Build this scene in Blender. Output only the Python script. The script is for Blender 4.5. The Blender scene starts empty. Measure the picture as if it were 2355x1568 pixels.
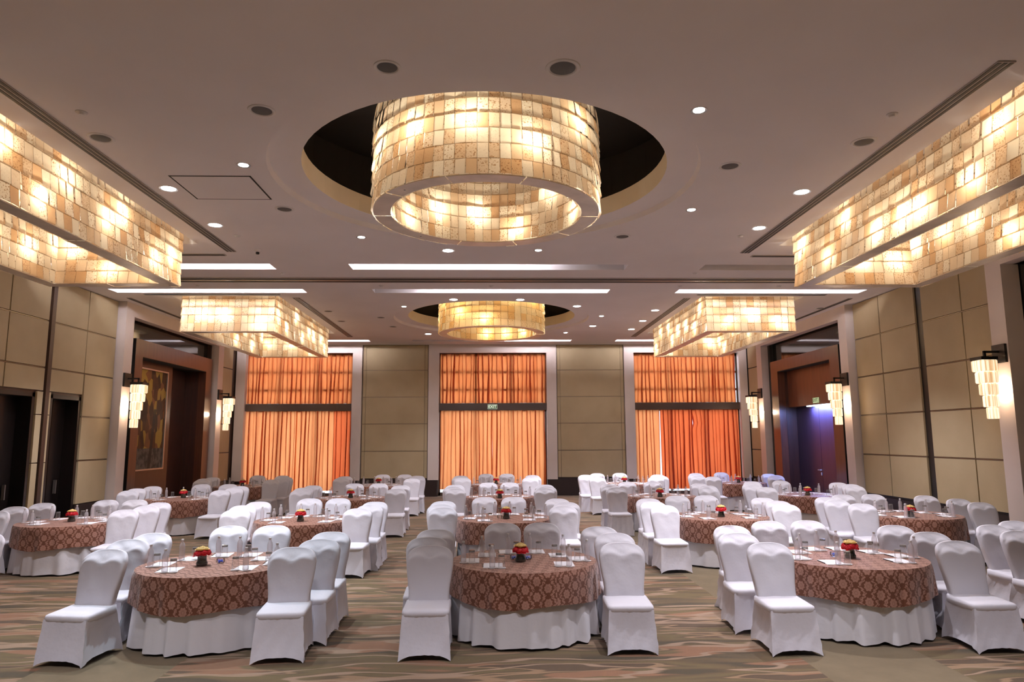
import bpy, math, random
from mathutils import Vector, Matrix
from mathutils.geometry import tessellate_polygon

SC = bpy.context.scene
COL = SC.collection
PI = math.pi
# ------------------------------------------------------------------ camera
YAW, PITCH, ROLL, EYE = 0.03031, 0.1378, -0.00527, 2.1435
FPX = 1606.5
cam = bpy.data.objects.new('camera', bpy.data.cameras.new('camera'))
COL.objects.link(cam)
cam.data.sensor_width = 36.0
cam.data.lens = FPX / 2355 * 36.0
cam.data.clip_end = 200
fw = Vector((math.sin(YAW) * math.cos(PITCH), math.cos(YAW) * math.cos(PITCH), math.sin(PITCH)))
rt = Vector((math.cos(YAW), -math.sin(YAW), 0)); up = rt.cross(fw)
r2 = rt * math.cos(ROLL) + up * math.sin(ROLL); u2 = -rt * math.sin(ROLL) + up * math.cos(ROLL)
M = Matrix((r2, u2, -fw)).transposed().to_4x4(); M.translation = (0, 0, EYE)
cam.matrix_world = M
SC.camera = cam
# ------------------------------------------------------------------ world, exposure
W = bpy.data.worlds.new('daylight'); SC.world = W; W.use_nodes = True
bg = W.node_tree.nodes['Background']; bg.inputs[0].default_value = (0.75, 0.86, 1.0, 1); bg.inputs[1].default_value = 0.45
SC.view_settings.view_transform = 'Standard'; SC.view_settings.look = 'None'
SC.view_settings.gamma = 1.0; SC.view_settings.use_curve_mapping = False
SC.view_settings.exposure = 2.05
cy = SC.cycles
cy.use_denoising = True; cy.max_bounces = 5; cy.diffuse_bounces = 3; cy.glossy_bounces = 3
cy.transmission_bounces = 6; cy.transparent_max_bounces = 10; cy.sample_clamp_indirect = 1.2
cy.caustics_reflective = False; cy.caustics_refractive = False
cy.use_adaptive_sampling = False; cy.time_limit = 1150

def light(name, kind, loc, power, color=(1, 1, 1), parent=None, **kw):
    d = bpy.data.lights.new(name, kind); d.energy = power; d.color = color
    rot = kw.pop('rot', (0, 0, 0))
    for k, v in kw.items(): setattr(d, k, v)
    o = bpy.data.objects.new(name, d); COL.objects.link(o); o.location = loc; o.rotation_euler = rot
    if parent: o.parent = parent
    return o

DAY = 35       # daylight behind each curtained window
for wx in (-7.4, 0.07, 7.5):
    light('window_daylight', 'AREA', (wx, 28.3, 2.9), DAY, (0.9, 0.95, 1.0), rot=(math.radians(-90), 0, 0), shape='RECTANGLE', size=4.4, size_y=5.6)
P_DOWN, P_SPOT, P_BULB, P_TUBE, P_SCONCE = 140, 140, 3.2, 24.0, 4.0

# ------------------------------------------------------------------ mesh helper
class MB:
    def __init__(s): s.v = []; s.f = []; s.uv = []; s.mi = []; s.col = []; s.hasuv = False; s.hascol = False
    def face(s, idx, uv=None, mi=0, col=None):
        s.f.append(tuple(idx)); s.mi.append(mi)
        s.uv.append(uv); s.col.append(col)
        if uv: s.hasuv = True
        if col is not None: s.hascol = True
    def quad(s, a, b, c, d, uv=None, mi=0, col=None):
        n = len(s.v); s.v += [tuple(a), tuple(b), tuple(c), tuple(d)]; s.face((n, n+1, n+2, n+3), uv, mi, col)
    def box(s, x0, x1, y0, y1, z0, z1, mi=0, col=None):
        n = len(s.v)
        s.v += [(x0,y0,z0),(x1,y0,z0),(x1,y1,z0),(x0,y1,z0),(x0,y0,z1),(x1,y0,z1),(x1,y1,z1),(x0,y1,z1)]
        for f in ((0,3,2,1),(4,5,6,7),(0,1,5,4),(1,2,6,5),(2,3,7,6),(3,0,4,7)):
            s.face([n+i for i in f], None, mi, col)
        return s
    def grid(s, P, close_u=False, mi=0, UV=None, flip=False):
        """P: rows of equal-length lists of points"""
        n = len(s.v); R = len(P); K = len(P[0])
        for row in P: s.v += [tuple(p) for p in row]
        for i in range(R-1):
            for j in range(K if close_u else K-1):
                j2 = (j+1) % K
                q = [n+i*K+j, n+i*K+j2, n+(i+1)*K+j2, n+(i+1)*K+j]
                uv = None
                if UV: uv = [UV[i][j], UV[i][j+1], UV[i+1][j+1], UV[i+1][j]]
                if flip: q.reverse(); uv = uv[::-1] if uv else None
                s.face(q, uv, mi)
        return n
    def lathe(s, prof, seg=20, c=(0,0,0), mi=0, cap0=False, cap1=False):
        P = [[(c[0]+r*math.cos(2*PI*k/seg), c[1]+r*math.sin(2*PI*k/seg), c[2]+z) for k in range(seg)] for r, z in prof]
        n = s.grid(P, True, mi)
        if cap0: s.face([n+k for k in range(seg)][::-1], None, mi)
        if cap1: m = n+(len(prof)-1)*seg; s.face([m+k for k in range(seg)], None, mi)
        return s
    def mesh(s, name, mats, smooth=True, angle=40):
        me = bpy.data.meshes.new(name); me.from_pydata(s.v, [], s.f)
        for m in (mats if isinstance(mats, (list, tuple)) else [mats]): me.materials.append(m)
        me.polygons.foreach_set('material_index', s.mi)
        if s.hasuv:
            ul = me.uv_layers.new(name='UVMap'); k = 0
            for p, uv in zip(me.polygons, s.uv):
                for t in range(p.loop_total):
                    if uv: ul.data[p.loop_start+t].uv = uv[t]
        if s.hascol:
            ca = me.color_attributes.new('tint', 'FLOAT_COLOR', 'CORNER')
            for p, c in zip(me.polygons, s.col):
                for t in range(p.loop_total):
                    ca.data[p.loop_start+t].color = (*(c or (1,1,1)), 1)
        if smooth:
            me.polygons.foreach_set('use_smooth', [True]*len(me.polygons))
            me.update()
            try: me.set_sharp_from_angle(angle=math.radians(angle))
            except Exception: pass
        me.update()
        return me
    def obj(s, name, mats, parent=None, smooth=True, angle=40, **kw):
        return put(name, s.mesh(name, mats, smooth, angle), parent, **kw)

def tag(o, label=None, cat=None, group=None, kind=None):
    if label: o['label'] = label
    if cat: o['category'] = cat
    if group: o['group'] = group
    if kind: o['kind'] = kind
    return o
def put(name, me, parent=None, loc=(0,0,0), rz=0, **kw):
    o = bpy.data.objects.new(name, me); COL.objects.link(o); o.location = loc; o.rotation_euler = (0, 0, rz)
    if parent: o.parent = parent
    return tag(o, **kw)
def thing(name, loc, label, cat, group=None, rz=0):
    return put(name, None, None, loc, rz, label=label, cat=cat, group=group)
def struct(name, mb, mats, smooth=False, parent=None):
    o = mb.obj(name, mats, parent, smooth)
    if not parent: o['kind'] = 'structure'
    return o

# ------------------------------------------------------------------ materials
def newmat(name):
    m = bpy.data.materials.new(name); m.use_nodes = True
    nt = m.node_tree; return m, nt, nt.nodes['Principled BSDF'], nt.nodes['Material Output']
def N(nt, t, **kw):
    n = nt.nodes.new(t)
    for k, v in kw.items():
        if k.startswith('i_'):
            key = k[2:]; key = int(key) if key.isdigit() else key.replace('_', ' ')
            n.inputs[key].default_value = v
        else: setattr(n, k, v)
    return n
def L(nt, a, ao, b, bi): nt.links.new(a.outputs[ao], b.inputs[bi])
def math_(nt, op, a, b=None, c=None):
    n = nt.nodes.new('ShaderNodeMath'); n.operation = op
    for i, x in enumerate((a, b, c)):
        if x is None: continue
        if isinstance(x, (int, float)): n.inputs[i].default_value = x
        else: nt.links.new(x, n.inputs[i])
    return n.outputs[0]
def ramp(nt, src, stops, interp='LINEAR'):
    n = nt.nodes.new('ShaderNodeValToRGB'); cr = n.color_ramp; cr.interpolation = interp
    while len(cr.elements) < len(stops): cr.elements.new(0.5)
    for e, (p, c) in zip(cr.elements, stops): e.position = p; e.color = (*c, 1)
    nt.links.new(src, n.inputs[0]); return n.outputs[0]
def mix(nt, f, a, b, mode='MIX'):
    n = nt.nodes.new('ShaderNodeMix'); n.data_type = 'RGBA'; n.blend_type = mode
    for i, x in ((0, f), (6, a), (7, b)):
        if isinstance(x, (int, float)): n.inputs[i].default_value = x
        elif isinstance(x, tuple): n.inputs[i].default_value = (*x, 1)
        else: nt.links.new(x, n.inputs[i])
    return n.outputs[2]
def bump(nt, b, src, strength=0.2, dist=0.01):
    n = N(nt, 'ShaderNodeBump'); n.inputs['Strength'].default_value = strength; n.inputs['Distance'].default_value = dist
    nt.links.new(src, n.inputs['Height']); nt.links.new(n.outputs[0], b.inputs['Normal'])
def noise(nt, scale, detail=3, vec=None, rough=0.5, dist=0.0):
    n = N(nt, 'ShaderNodeTexNoise'); n.inputs['Scale'].default_value = scale; n.inputs['Detail'].default_value = detail
    n.inputs['Roughness'].default_value = rough; n.inputs['Distortion'].default_value = dist
    if vec is not None: nt.links.new(vec, n.inputs['Vector'])
    return n.outputs[0]
def objco(nt): return N(nt, 'ShaderNodeTexCoord').outputs['Object']
def mapped(nt, vec, scale=(1,1,1), loc=(0,0,0), rot=(0,0,0)):
    n = N(nt, 'ShaderNodeMapping'); nt.links.new(vec, n.inputs[0])
    n.inputs['Scale'].default_value = scale; n.inputs['Location'].default_value = loc; n.inputs['Rotation'].default_value = rot
    return n.outputs[0]
def simple(name, col, rough=0.6, metal=0.0, var=0.0, vscale=3.0, bmp=0.0, bscale=60, spec=0.5, emit=None):
    m, nt, b, out = newmat(name)
    b.inputs['Base Color'].default_value = (*col, 1); b.inputs['Roughness'].default_value = rough
    b.inputs['Metallic'].default_value = metal; b.inputs['Specular IOR Level'].default_value = spec
    if var or bmp: co = objco(nt)
    if var:
        f = noise(nt, vscale, 4, co)
        c = ramp(nt, f, [(0.25, tuple(x*(1-var) for x in col)), (0.75, tuple(min(1, x*(1+var)) for x in col))])
        nt.links.new(c, b.inputs['Base Color'])
    if bmp: bump(nt, b, noise(nt, bscale, 3, co), bmp)
    if emit: b.inputs['Emission Color'].default_value = (*emit[0], 1); b.inputs['Emission Strength'].default_value = emit[1]
    return m

MT = {}
MT['ceiling'] = simple('ceiling_paint', (0.82, 0.785, 0.785), 0.9, var=0.05, vscale=0.6)
MT['recess'] = simple('recess_paint', (0.66, 0.57, 0.46), 0.85)
MT['cream'] = simple('cream_paint', (0.76, 0.68, 0.55), 0.8)
MT['void'] = simple('void_black', (0.012, 0.010, 0.009), 0.8)
MT['stone'] = simple('pilaster_stone', (0.74, 0.65, 0.60), 0.45, var=0.06, vscale=1.2)
MT['darkwood'] = simple('dark_wood_base', (0.02, 0.012, 0.012), 0.35)
MT['trimwood'] = simple('brown_trim', (0.05, 0.025, 0.016), 0.4)
MT['black'] = simple('black_metal', (0.01, 0.009, 0.009), 0.35)
MT['blackglass'] = simple('black_glass', (0.012, 0.014, 0.016), 0.06, spec=0.8)
MT['brass'] = simple('joint_metal', (0.30, 0.24, 0.17), 0.3, metal=0.8)
MT['steel'] = simple('track_steel', (0.36, 0.33, 0.30), 0.35, metal=0.8)
MT['ventdark'] = simple('vent_dark', (0.03, 0.026, 0.024), 0.6)
MT['ventslat'] = simple('vent_slat', (0.42, 0.37, 0.34), 0.5)
MT['white'] = simple('white_plastic', (0.75, 0.73, 0.72), 0.5)
MT['speaker'] = simple('speaker_mesh', (0.10, 0.095, 0.09), 0.6, bmp=0.3, bscale=300)
MT['ringmetal'] = simple('chandelier_band', (0.80, 0.71, 0.60), 0.35, metal=0.3, var=0.2, vscale=2.5)
MT['lampglow'] = simple('downlight_glow', (0.9, 0.9, 0.9), 0.5, emit=((0.96, 0.97, 1.0), 14.0))
MT['tube'] = simple('fluorescent_glow', (0.9, 0.9, 0.9), 0.5, emit=((1.0, 0.93, 1.0), P_TUBE))
MT['paper'] = simple('notepad_paper', (0.82, 0.80, 0.83), 0.7)
MT['pencil'] = simple('black_pencil', (0.015, 0.013, 0.013), 0.4)
MT['coaster'] = simple('coaster_paper', (0.74, 0.70, 0.70), 0.8)
MT['red'] = simple('red_petal', (0.62, 0.012, 0.025), 0.55, var=0.3, vscale=40)
MT['yellow'] = simple('cream_petal', (0.80, 0.58, 0.22), 0.6, var=0.1, vscale=40)
MT['leafdark'] = simple('vase_leaf', (0.006, 0.014, 0.009), 0.25, spec=0.7)
MT['blue'] = simple('blue_sweet_wrap', (0.015, 0.09, 0.62), 0.3)
MT['candle'] = simple('vase_stem', (0.03, 0.07, 0.02), 0.6)
MT['painted_mullion'] = simple('window_mullion', (0.10, 0.06, 0.04), 0.5)
MT['exitgreen'] = simple('exit_sign_green', (0.05, 0.10, 0.055), 0.5, emit=((0.08, 0.16, 0.08), 0.1))
MT['exitwhite'] = simple('exit_sign_white', (0.8, 0.85, 0.7), 0.5, emit=((0.85, 0.95, 0.75), 0.18))
MT['exitpale'] = simple('exit_sign_pale', (0.35, 0.42, 0.24), 0.5, emit=((0.55, 0.65, 0.35), 0.2))
MT['frame_silver'] = simple('picture_frame_silver', (0.55, 0.48, 0.42), 0.35, metal=0.6)

def fabric_white(name, col):
    m, nt, b, out = newmat(name)
    b.inputs['Base Color'].default_value = (*col, 1); b.inputs['Roughness'].default_value = 0.75
    b.inputs['Sheen Weight'].default_value = 0.15; b.inputs['Specular IOR Level'].default_value = 0.25
    co = objco(nt); bump(nt, b, noise(nt, 9, 3, co), 0.25, 0.02)
    return m
MT['cover'] = fabric_white('stretch_chair_cover', (0.70, 0.68, 0.73))
MT['undercloth'] = fabric_white('white_tablecloth', (0.72, 0.70, 0.72))

def wallfabric():
    m, nt, b, out = newmat('tan_wall_fabric'); co = objco(nt)
    f = noise(nt, 1.3, 4, co); f2 = noise(nt, 160, 2, co)
    c = ramp(nt, f, [(0.3, (0.48, 0.385, 0.235)), (0.7, (0.54, 0.44, 0.275))])
    c = mix(nt, math_(nt, 'MULTIPLY', f2, 0.25), c, (0.22, 0.16, 0.09))
    nt.links.new(c, b.inputs['Base Color']); b.inputs['Roughness'].default_value = 0.75; b.inputs['Specular IOR Level'].default_value = 0.3
    bump(nt, b, f2, 0.15, 0.004)
    return m
MT['wallfabric'] = wallfabric()

def wood(name, c1, c2, rough=0.35, vert=True):
    m, nt, b, out = newmat(name); co = objco(nt)
    v = mapped(nt, co, (9, 9, 0.5) if vert else (0.5, 0.5, 9))
    f = noise(nt, 2.2, 5, v, 0.6, 0.3)
    c = ramp(nt, f, [(0.3, c1), (0.7, c2)])
    nt.links.new(c, b.inputs['Base Color']); b.inputs['Roughness'].default_value = rough
    b.inputs['Coat Weight'].default_value = 0.25; b.inputs['Coat Roughness'].default_value = 0.25
    return m
MT['portalwood'] = wood('portal_wood', (0.070, 0.024, 0.014), (0.115, 0.043, 0.024), 0.3)
MT['panelwood'] = wood('panel_wood', (0.024, 0.008, 0.006), (0.052, 0.017, 0.010), 0.4)
MT['headerwood'] = wood('header_wood', (0.10, 0.030, 0.015), (0.17, 0.055, 0.026), 0.35)
MT['doorwood'] = wood('door_wood', (0.030, 0.022, 0.045), (0.045, 0.032, 0.065), 0.3)
MT['sidedoor'] = wood('side_door_wood', (0.003, 0.0015, 0.0015), (0.008, 0.004, 0.003), 0.4)

def carpet():
    m, nt, b, out = newmat('wave_carpet'); co = objco(nt)
    warp = N(nt, 'ShaderNodeVectorMath'); warp.operation = 'MULTIPLY_ADD'
    nz = N(nt, 'ShaderNodeTexNoise'); nz.inputs['Scale'].default_value = 0.9; nz.inputs['Detail'].default_value = 2
    nt.links.new(co, nz.inputs['Vector'])
    nt.links.new(nz.outputs[1], warp.inputs[0]); warp.inputs[1].default_value = (0.5, 0.28, 0); nt.links.new(co, warp.inputs[2])
    v = mapped(nt, warp.outputs[0], (0.60, 3.7, 1))
    f = noise(nt, 1.0, 1.6, v, 0.45)
    v2 = mapped(nt, warp.outputs[0], (0.5, 3.6, 1), (7.3, 2.1, 0)); g = noise(nt, 1.0, 1.5, v2, 0.45)
    v3 = mapped(nt, warp.outputs[0], (0.45, 2.6, 1), (3.3, 9.1, 0)); h = noise(nt, 1.0, 2.0, v3, 0.5)
    basec = ramp(nt, g, [(0.38, (0.066, 0.050, 0.026)), (0.44, (0.125, 0.080, 0.036)), (0.52, (0.145, 0.105, 0.042)), (0.60, (0.092, 0.056, 0.030))])
    s1 = ramp(nt, f, [(0.56, (0, 0, 0)), (0.585, (1, 1, 1))])
    c = mix(nt, s1, basec, (0.25, 0.122, 0.064))
    # cream threads follow a contour of the third field
    d = math_(nt, 'ABSOLUTE', math_(nt, 'SUBTRACT', h, 0.52))
    s2 = ramp(nt, d, [(0.014, (1, 1, 1)), (0.026, (0, 0, 0))])
    c = mix(nt, s2, c, (0.32, 0.215, 0.14))
    d3 = math_(nt, 'ABSOLUTE', math_(nt, 'SUBTRACT', g, 0.60))
    s3 = ramp(nt, d3, [(0.010, (1, 1, 1)), (0.02, (0, 0, 0))])
    c = mix(nt, s3, c, (0.28, 0.175, 0.095))
    # plain lanes at |x| 3.0..4.27
    sx = N(nt, 'ShaderNodeSeparateXYZ'); nt.links.new(co, sx.inputs[0])
    ax = math_(nt, 'ABSOLUTE', sx.outputs[0])
    lane = math_(nt, 'MULTIPLY', math_(nt, 'GREATER_THAN', ax, 3.02), math_(nt, 'LESS_THAN', ax, 4.27))
    pl = ramp(nt, noise(nt, 3.0, 5, co, 0.7), [(0.3, (0.150, 0.110, 0.058)), (0.7, (0.20, 0.150, 0.083))])
    c = mix(nt, lane, c, pl)
    # speckle of the pile
    sp = noise(nt, 220, 2, co)
    c = mix(nt, math_(nt, 'MULTIPLY', sp, 0.5), c, (0.06, 0.045, 0.03))
    nt.links.new(c, b.inputs['Base Color']); b.inputs['Roughness'].default_value = 0.95; b.inputs['Specular IOR Level'].default_value = 0.1
    b.inputs['Sheen Weight'].default_value = 0.2
    bump(nt, b, sp, 0.3, 0.004)
    return m
MT['carpet'] = carpet()

def damask():
    m, nt, b, out = newmat('damask_brocade')
    uv = N(nt, 'ShaderNodeTexCoord').outputs['UV']
    s = N(nt, 'ShaderNodeSeparateXYZ'); nt.links.new(uv, s.inputs[0])
    x, y = s.outputs[0], s.outputs[1]
    def fold_(v, per, off):
        return math_(nt, 'MULTIPLY', math_(nt, 'SUBTRACT', math_(nt, 'FRACT', math_(nt, 'ADD', math_(nt, 'MULTIPLY', v, 1/per), off)), 0.5), per)
    def dist(ox):
        fx, fy = fold_(x, 0.235, ox), fold_(y, 0.155, ox)
        ang = math_(nt, 'ARCTAN2', fy, fx)
        r = math_(nt, 'SQRT', math_(nt, 'ADD', math_(nt, 'POWER', math_(nt, 'MULTIPLY', fx, 1/0.036), 2.0), math_(nt, 'POWER', math_(nt, 'MULTIPLY', fy, 1/0.043), 2.0)))
        return math_(nt, 'MULTIPLY', r, math_(nt, 'ADD', 1.0, math_(nt, 'MULTIPLY', math_(nt, 'COSINE', math_(nt, 'MULTIPLY', ang, 8.0)), 0.10)))
    d = math_(nt, 'MINIMUM', dist(0.5), dist(0.0))
    med = math_(nt, 'LESS_THAN', d, 1.08)
    ringd = math_(nt, 'MULTIPLY', math_(nt, 'GREATER_THAN', d, 0.34), math_(nt, 'LESS_THAN', d, 0.48))
    fx = math_(nt, 'ABSOLUTE', fold_(x, 0.235, 0.5))
    line = math_(nt, 'ADD', 0.05875, math_(nt, 'MULTIPLY', math_(nt, 'COSINE', math_(nt, 'MULTIPLY', y, 2*PI/0.155)), 0.020))
    off = math_(nt, 'SUBTRACT', fx, line)
    curl = math_(nt, 'MULTIPLY', math_(nt, 'SINE', math_(nt, 'MULTIPLY', y, 2*PI/0.0388)), 0.0065)
    band = math_(nt, 'LESS_THAN', math_(nt, 'ABSOLUTE', math_(nt, 'ADD', off, curl)), 0.0155)
    brk = math_(nt, 'GREATER_THAN', noise(nt, 60, 2, uv, 0.6), 0.45)
    scroll = math_(nt, 'MULTIPLY', band, brk)
    th = math_(nt, 'MAXIMUM', math_(nt, 'SUBTRACT', med, math_(nt, 'MULTIPLY', ringd, 0.45)), scroll)
    fine = noise(nt, 170, 2, uv)
    th = math_(nt, 'MULTIPLY', th, math_(nt, 'ADD', 0.45, math_(nt, 'MULTIPLY', fine, 0.9)))
    c = mix(nt, th, (0.15, 0.048, 0.021), (0.42, 0.215, 0.155))
    nt.links.new(c, b.inputs['Base Color'])
    r = math_(nt, 'SUBTRACT', 0.62, math_(nt, 'MULTIPLY', th, 0.2)); nt.links.new(r, b.inputs['Roughness'])
    b.inputs['Sheen Weight'].default_value = 0.3; b.inputs['Specular IOR Level'].default_value = 0.4
    bump(nt, b, th, 0.12, 0.003)
    return m
MT['damask'] = damask()

def curtain(name, c1, c2):
    m, nt, b, out = newmat(name); co = objco(nt)
    v = mapped(nt, co, (1.6, 1, 0.25)); f = noise(nt, 3, 3, v)
    c = ramp(nt, f, [(0.3, c1), (0.7, c2)])
    nt.links.new(c, b.inputs['Base Color']); b.inputs['Roughness'].default_value = 0.6; b.inputs['Sheen Weight'].default_value = 0.3
    t = N(nt, 'ShaderNodeBsdfTranslucent'); nt.links.new(c, t.inputs[0])
    ms = N(nt, 'ShaderNodeMixShader'); ms.inputs[0].default_value = 0.55
    nt.links.new(b.outputs[0], ms.inputs[1]); nt.links.new(t.outputs[0], ms.inputs[2]); nt.links.new(ms.outputs[0], out.inputs[0])
    return m
MT['curt_orange'] = curtain('orange_curtain', (0.74, 0.245, 0.085), (0.84, 0.34, 0.13))
MT['curt_upper'] = curtain('upper_curtain', (0.68, 0.18, 0.05), (0.78, 0.26, 0.085))
MT['curt_red'] = curtain('rust_curtain', (0.66, 0.12, 0.035), (0.74, 0.16, 0.05))

def tilemat(name, warm):
    m, nt, b, out = newmat(name)
    at = N(nt, 'ShaderNodeAttribute'); at.attribute_name = 'tint'
    co = objco(nt)
    sp = noise(nt, 45, 3, co, 0.6); cl = noise(nt, 7, 3, co, 0.5)
    spot = ramp(nt, sp, [(0.555, (1, 1, 1)), (0.63, (0.42, 0.24, 0.11))])
    # tint alpha-free: red channel of the attribute scales the specks of each tile
    s = N(nt, 'ShaderNodeSeparateColor'); nt.links.new(at.outputs['Color'], s.inputs[0])
    base = mix(nt, s.outputs[0], (0.74, 0.64, 0.47) if not warm else (0.82, 0.66, 0.38), (0.50, 0.27, 0.115) if not warm else (0.70, 0.40, 0.13))
    base = mix(nt, s.outputs[1], base, mix(nt, 1.0, base, spot, 'MULTIPLY'))
    base = mix(nt, math_(nt, 'MULTIPLY', cl, 0.35), base, (0.62, 0.42, 0.22))
    uvn = N(nt, 'ShaderNodeTexCoord').outputs['UV']; su = N(nt, 'ShaderNodeSeparateXYZ'); nt.links.new(uvn, su.inputs[0])
    ex = math_(nt, 'ABSOLUTE', math_(nt, 'SUBTRACT', su.outputs[0], 0.5)); ey = math_(nt, 'ABSOLUTE', math_(nt, 'SUBTRACT', su.outputs[1], 0.455))
    edge = math_(nt, 'MAXIMUM', math_(nt, 'GREATER_THAN', ex, 0.475), math_(nt, 'GREATER_THAN', ey, 0.455))
    base = mix(nt, math_(nt, 'MULTIPLY', edge, 0.8), base, (0.16, 0.085, 0.035))  # darker rim and top band paint in the dimming where tiles overlap
    nt.links.new(base, b.inputs['Base Color']); b.inputs['Roughness'].default_value = 0.45
    t = N(nt, 'ShaderNodeBsdfTranslucent'); nt.links.new(base, t.inputs[0])
    ms = N(nt, 'ShaderNodeMixShader'); ms.inputs[0].default_value = 0.62
    e = N(nt, 'ShaderNodeEmission'); nt.links.new(base, e.inputs[0]); e.inputs[1].default_value = 0.05
    ad = N(nt, 'ShaderNodeAddShader')
    nt.links.new(b.outputs[0], ms.inputs[1]); nt.links.new(t.outputs[0], ms.inputs[2])
    nt.links.new(ms.outputs[0], ad.inputs[0]); nt.links.new(e.outputs[0], ad.inputs[1]); nt.links.new(ad.outputs[0], out.inputs[0])
    return m
MT['tile'] = tilemat('alabaster_tile', False)
MT['tilewarm'] = tilemat('amber_tile', True)

def sconcemat():
    m, nt, b, out = newmat('sconce_glass'); co = objco(nt)
    v = mapped(nt, co, (1, 1, 0.02)); f = noise(nt, 28, 2, v)
    c = ramp(nt, f, [(0.35, (1.0, 0.62, 0.30)), (0.55, (1.0, 0.86, 0.62))])
    nt.links.new(c, b.inputs['Base Color']); nt.links.new(c, b.inputs['Emission Color'])
    st = ramp(nt, f, [(0.35, (0.5, 0.5, 0.5)), (0.6, (1, 1, 1))])
    nt.links.new(math_(nt, 'MULTIPLY', st, 0.30), b.inputs['Emission Strength'])
    return m
MT['sconce'] = sconcemat()

def clear(name, tint, dif, alpha_mix=0.18, gl=0.35, rough=0.05):
    m, nt, b, out = newmat(name); nt.nodes.remove(b)
    t = N(nt, 'ShaderNodeBsdfTransparent'); t.inputs[0].default_value = (*tint, 1)
    d = N(nt, 'ShaderNodeBsdfDiffuse'); d.inputs[0].default_value = (*dif, 1)
    g = N(nt, 'ShaderNodeBsdfGlossy'); g.inputs['Roughness'].default_value = rough
    fr = N(nt, 'ShaderNodeFresnel'); fr.inputs[0].default_value = 1.45
    m1 = N(nt, 'ShaderNodeMixShader'); m1.inputs[0].default_value = alpha_mix
    nt.links.new(t.outputs[0], m1.inputs[1]); nt.links.new(d.outputs[0], m1.inputs[2])
    m2 = N(nt, 'ShaderNodeMixShader')
    nt.links.new(math_(nt, 'ADD', math_(nt, 'MULTIPLY', fr.outputs[0], 0.45 if gl < 0.3 else 0.8), gl*0.1), m2.inputs[0])
    nt.links.new(m1.outputs[0], m2.inputs[1]); nt.links.new(g.outputs[0], m2.inputs[2]); nt.links.new(m2.outputs[0], out.inputs[0])
    return m
MT['bottle'] = clear('bottle_plastic', (0.99, 0.98, 0.99), (0.97, 0.93, 0.96), 0.29, 0.0)  # white diffuse share stands in for light refracted in the clear bottle
MT['glass'] = clear('tumbler_glass', (0.985, 0.985, 0.985), (0.9, 0.88, 0.88), 0.07, 0.0)
MT['glassbase'] = clear('tumbler_base', (0.45, 0.46, 0.44), (0.5, 0.5, 0.48), 0.3, 1.2)  # grey tint paints the dark refraction marks of clear glass
MT['vaseglass'] = clear('vase_glass', (0.95, 0.96, 0.96), (0.7, 0.7, 0.7), 0.05, 0.8)
MT['pane'] = clear('window_glass', (0.95, 0.97, 1.0), (0.9, 0.9, 0.9), 0.02, 0.5, 0.02)

def painting():
    m, nt, b, out = newmat('painted_canvas'); co = objco(nt)
    v = mapped(nt, co, (1, 1.4, 1)); sep = N(nt, 'ShaderNodeSeparateXYZ'); nt.links.new(co, sep.inputs[0])
    vo = N(nt, 'ShaderNodeTexVoronoi'); vo.inputs['Scale'].default_value = 3.2; nt.links.new(mapped(nt, co, (1, 1.6, 0.9)), vo.inputs[0])
    sv = N(nt, 'ShaderNodeSeparateColor'); nt.links.new(vo.outputs['Color'], sv.inputs[0])
    f = noise(nt, 1.7, 5, co, 0.65, 0.8)
    c = ramp(nt, f, [(0.35, (0.012, 0.006, 0.004)), (0.50, (0.07, 0.024, 0.009)), (0.62, (0.14, 0.052, 0.018)), (0.72, (0.05, 0.02, 0.009))])
    blk = ramp(nt, sv.outputs[0], [(0.0, (0.03, 0.018, 0.012)), (0.3, (0.22, 0.10, 0.045)), (0.55, (0.42, 0.29, 0.06)), (0.8, (0.07, 0.03, 0.015))], 'CONSTANT')
    # the block cluster fills the middle-upper part
    zz = math_(nt, 'ABSOLUTE', math_(nt, 'SUBTRACT', sep.outputs[2], 2.05))
    yy = math_(nt, 'ABSOLUTE', math_(nt, 'SUBTRACT', sep.outputs[1], 0.02))
    rr = math_(nt, 'ADD', math_(nt, 'MULTIPLY', zz, 0.85), math_(nt, 'ADD', math_(nt, 'MULTIPLY', yy, 0.8), math_(nt, 'MULTIPLY', f, 0.5)))
    msk = ramp(nt, rr, [(1.02, (1, 1, 1)), (1.18, (0, 0, 0))])
    c = mix(nt, msk, c, mix(nt, 0.35, blk, c))
    low = math_(nt, 'LESS_THAN', sep.outputs[2], 0.62)
    g = ramp(nt, noise(nt, 6, 4, co), [(0.4, (0.03, 0.03, 0.03)), (0.62, (0.11, 0.10, 0.09))])
    c = mix(nt, low, c, g)
    # dark post
    ph = math_(nt, 'ABSOLUTE', math_(nt, 'SUBTRACT', sep.outputs[1], math_(nt, 'ADD', 0.10, math_(nt, 'MULTIPLY', sep.outputs[2], 0.12))))
    post = math_(nt, 'MULTIPLY', math_(nt, 'LESS_THAN', ph, 0.08), math_(nt, 'LESS_THAN', sep.outputs[2], 1.75))
    c = mix(nt, math_(nt, 'MULTIPLY', post, 0.85), c, (0.012, 0.012, 0.012))
    nt.links.new(c, b.inputs['Base Color']); b.inputs['Roughness'].default_value = 0.55; b.inputs['Specular IOR Level'].default_value = 0.2
    return m
MT['painting'] = painting()

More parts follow.
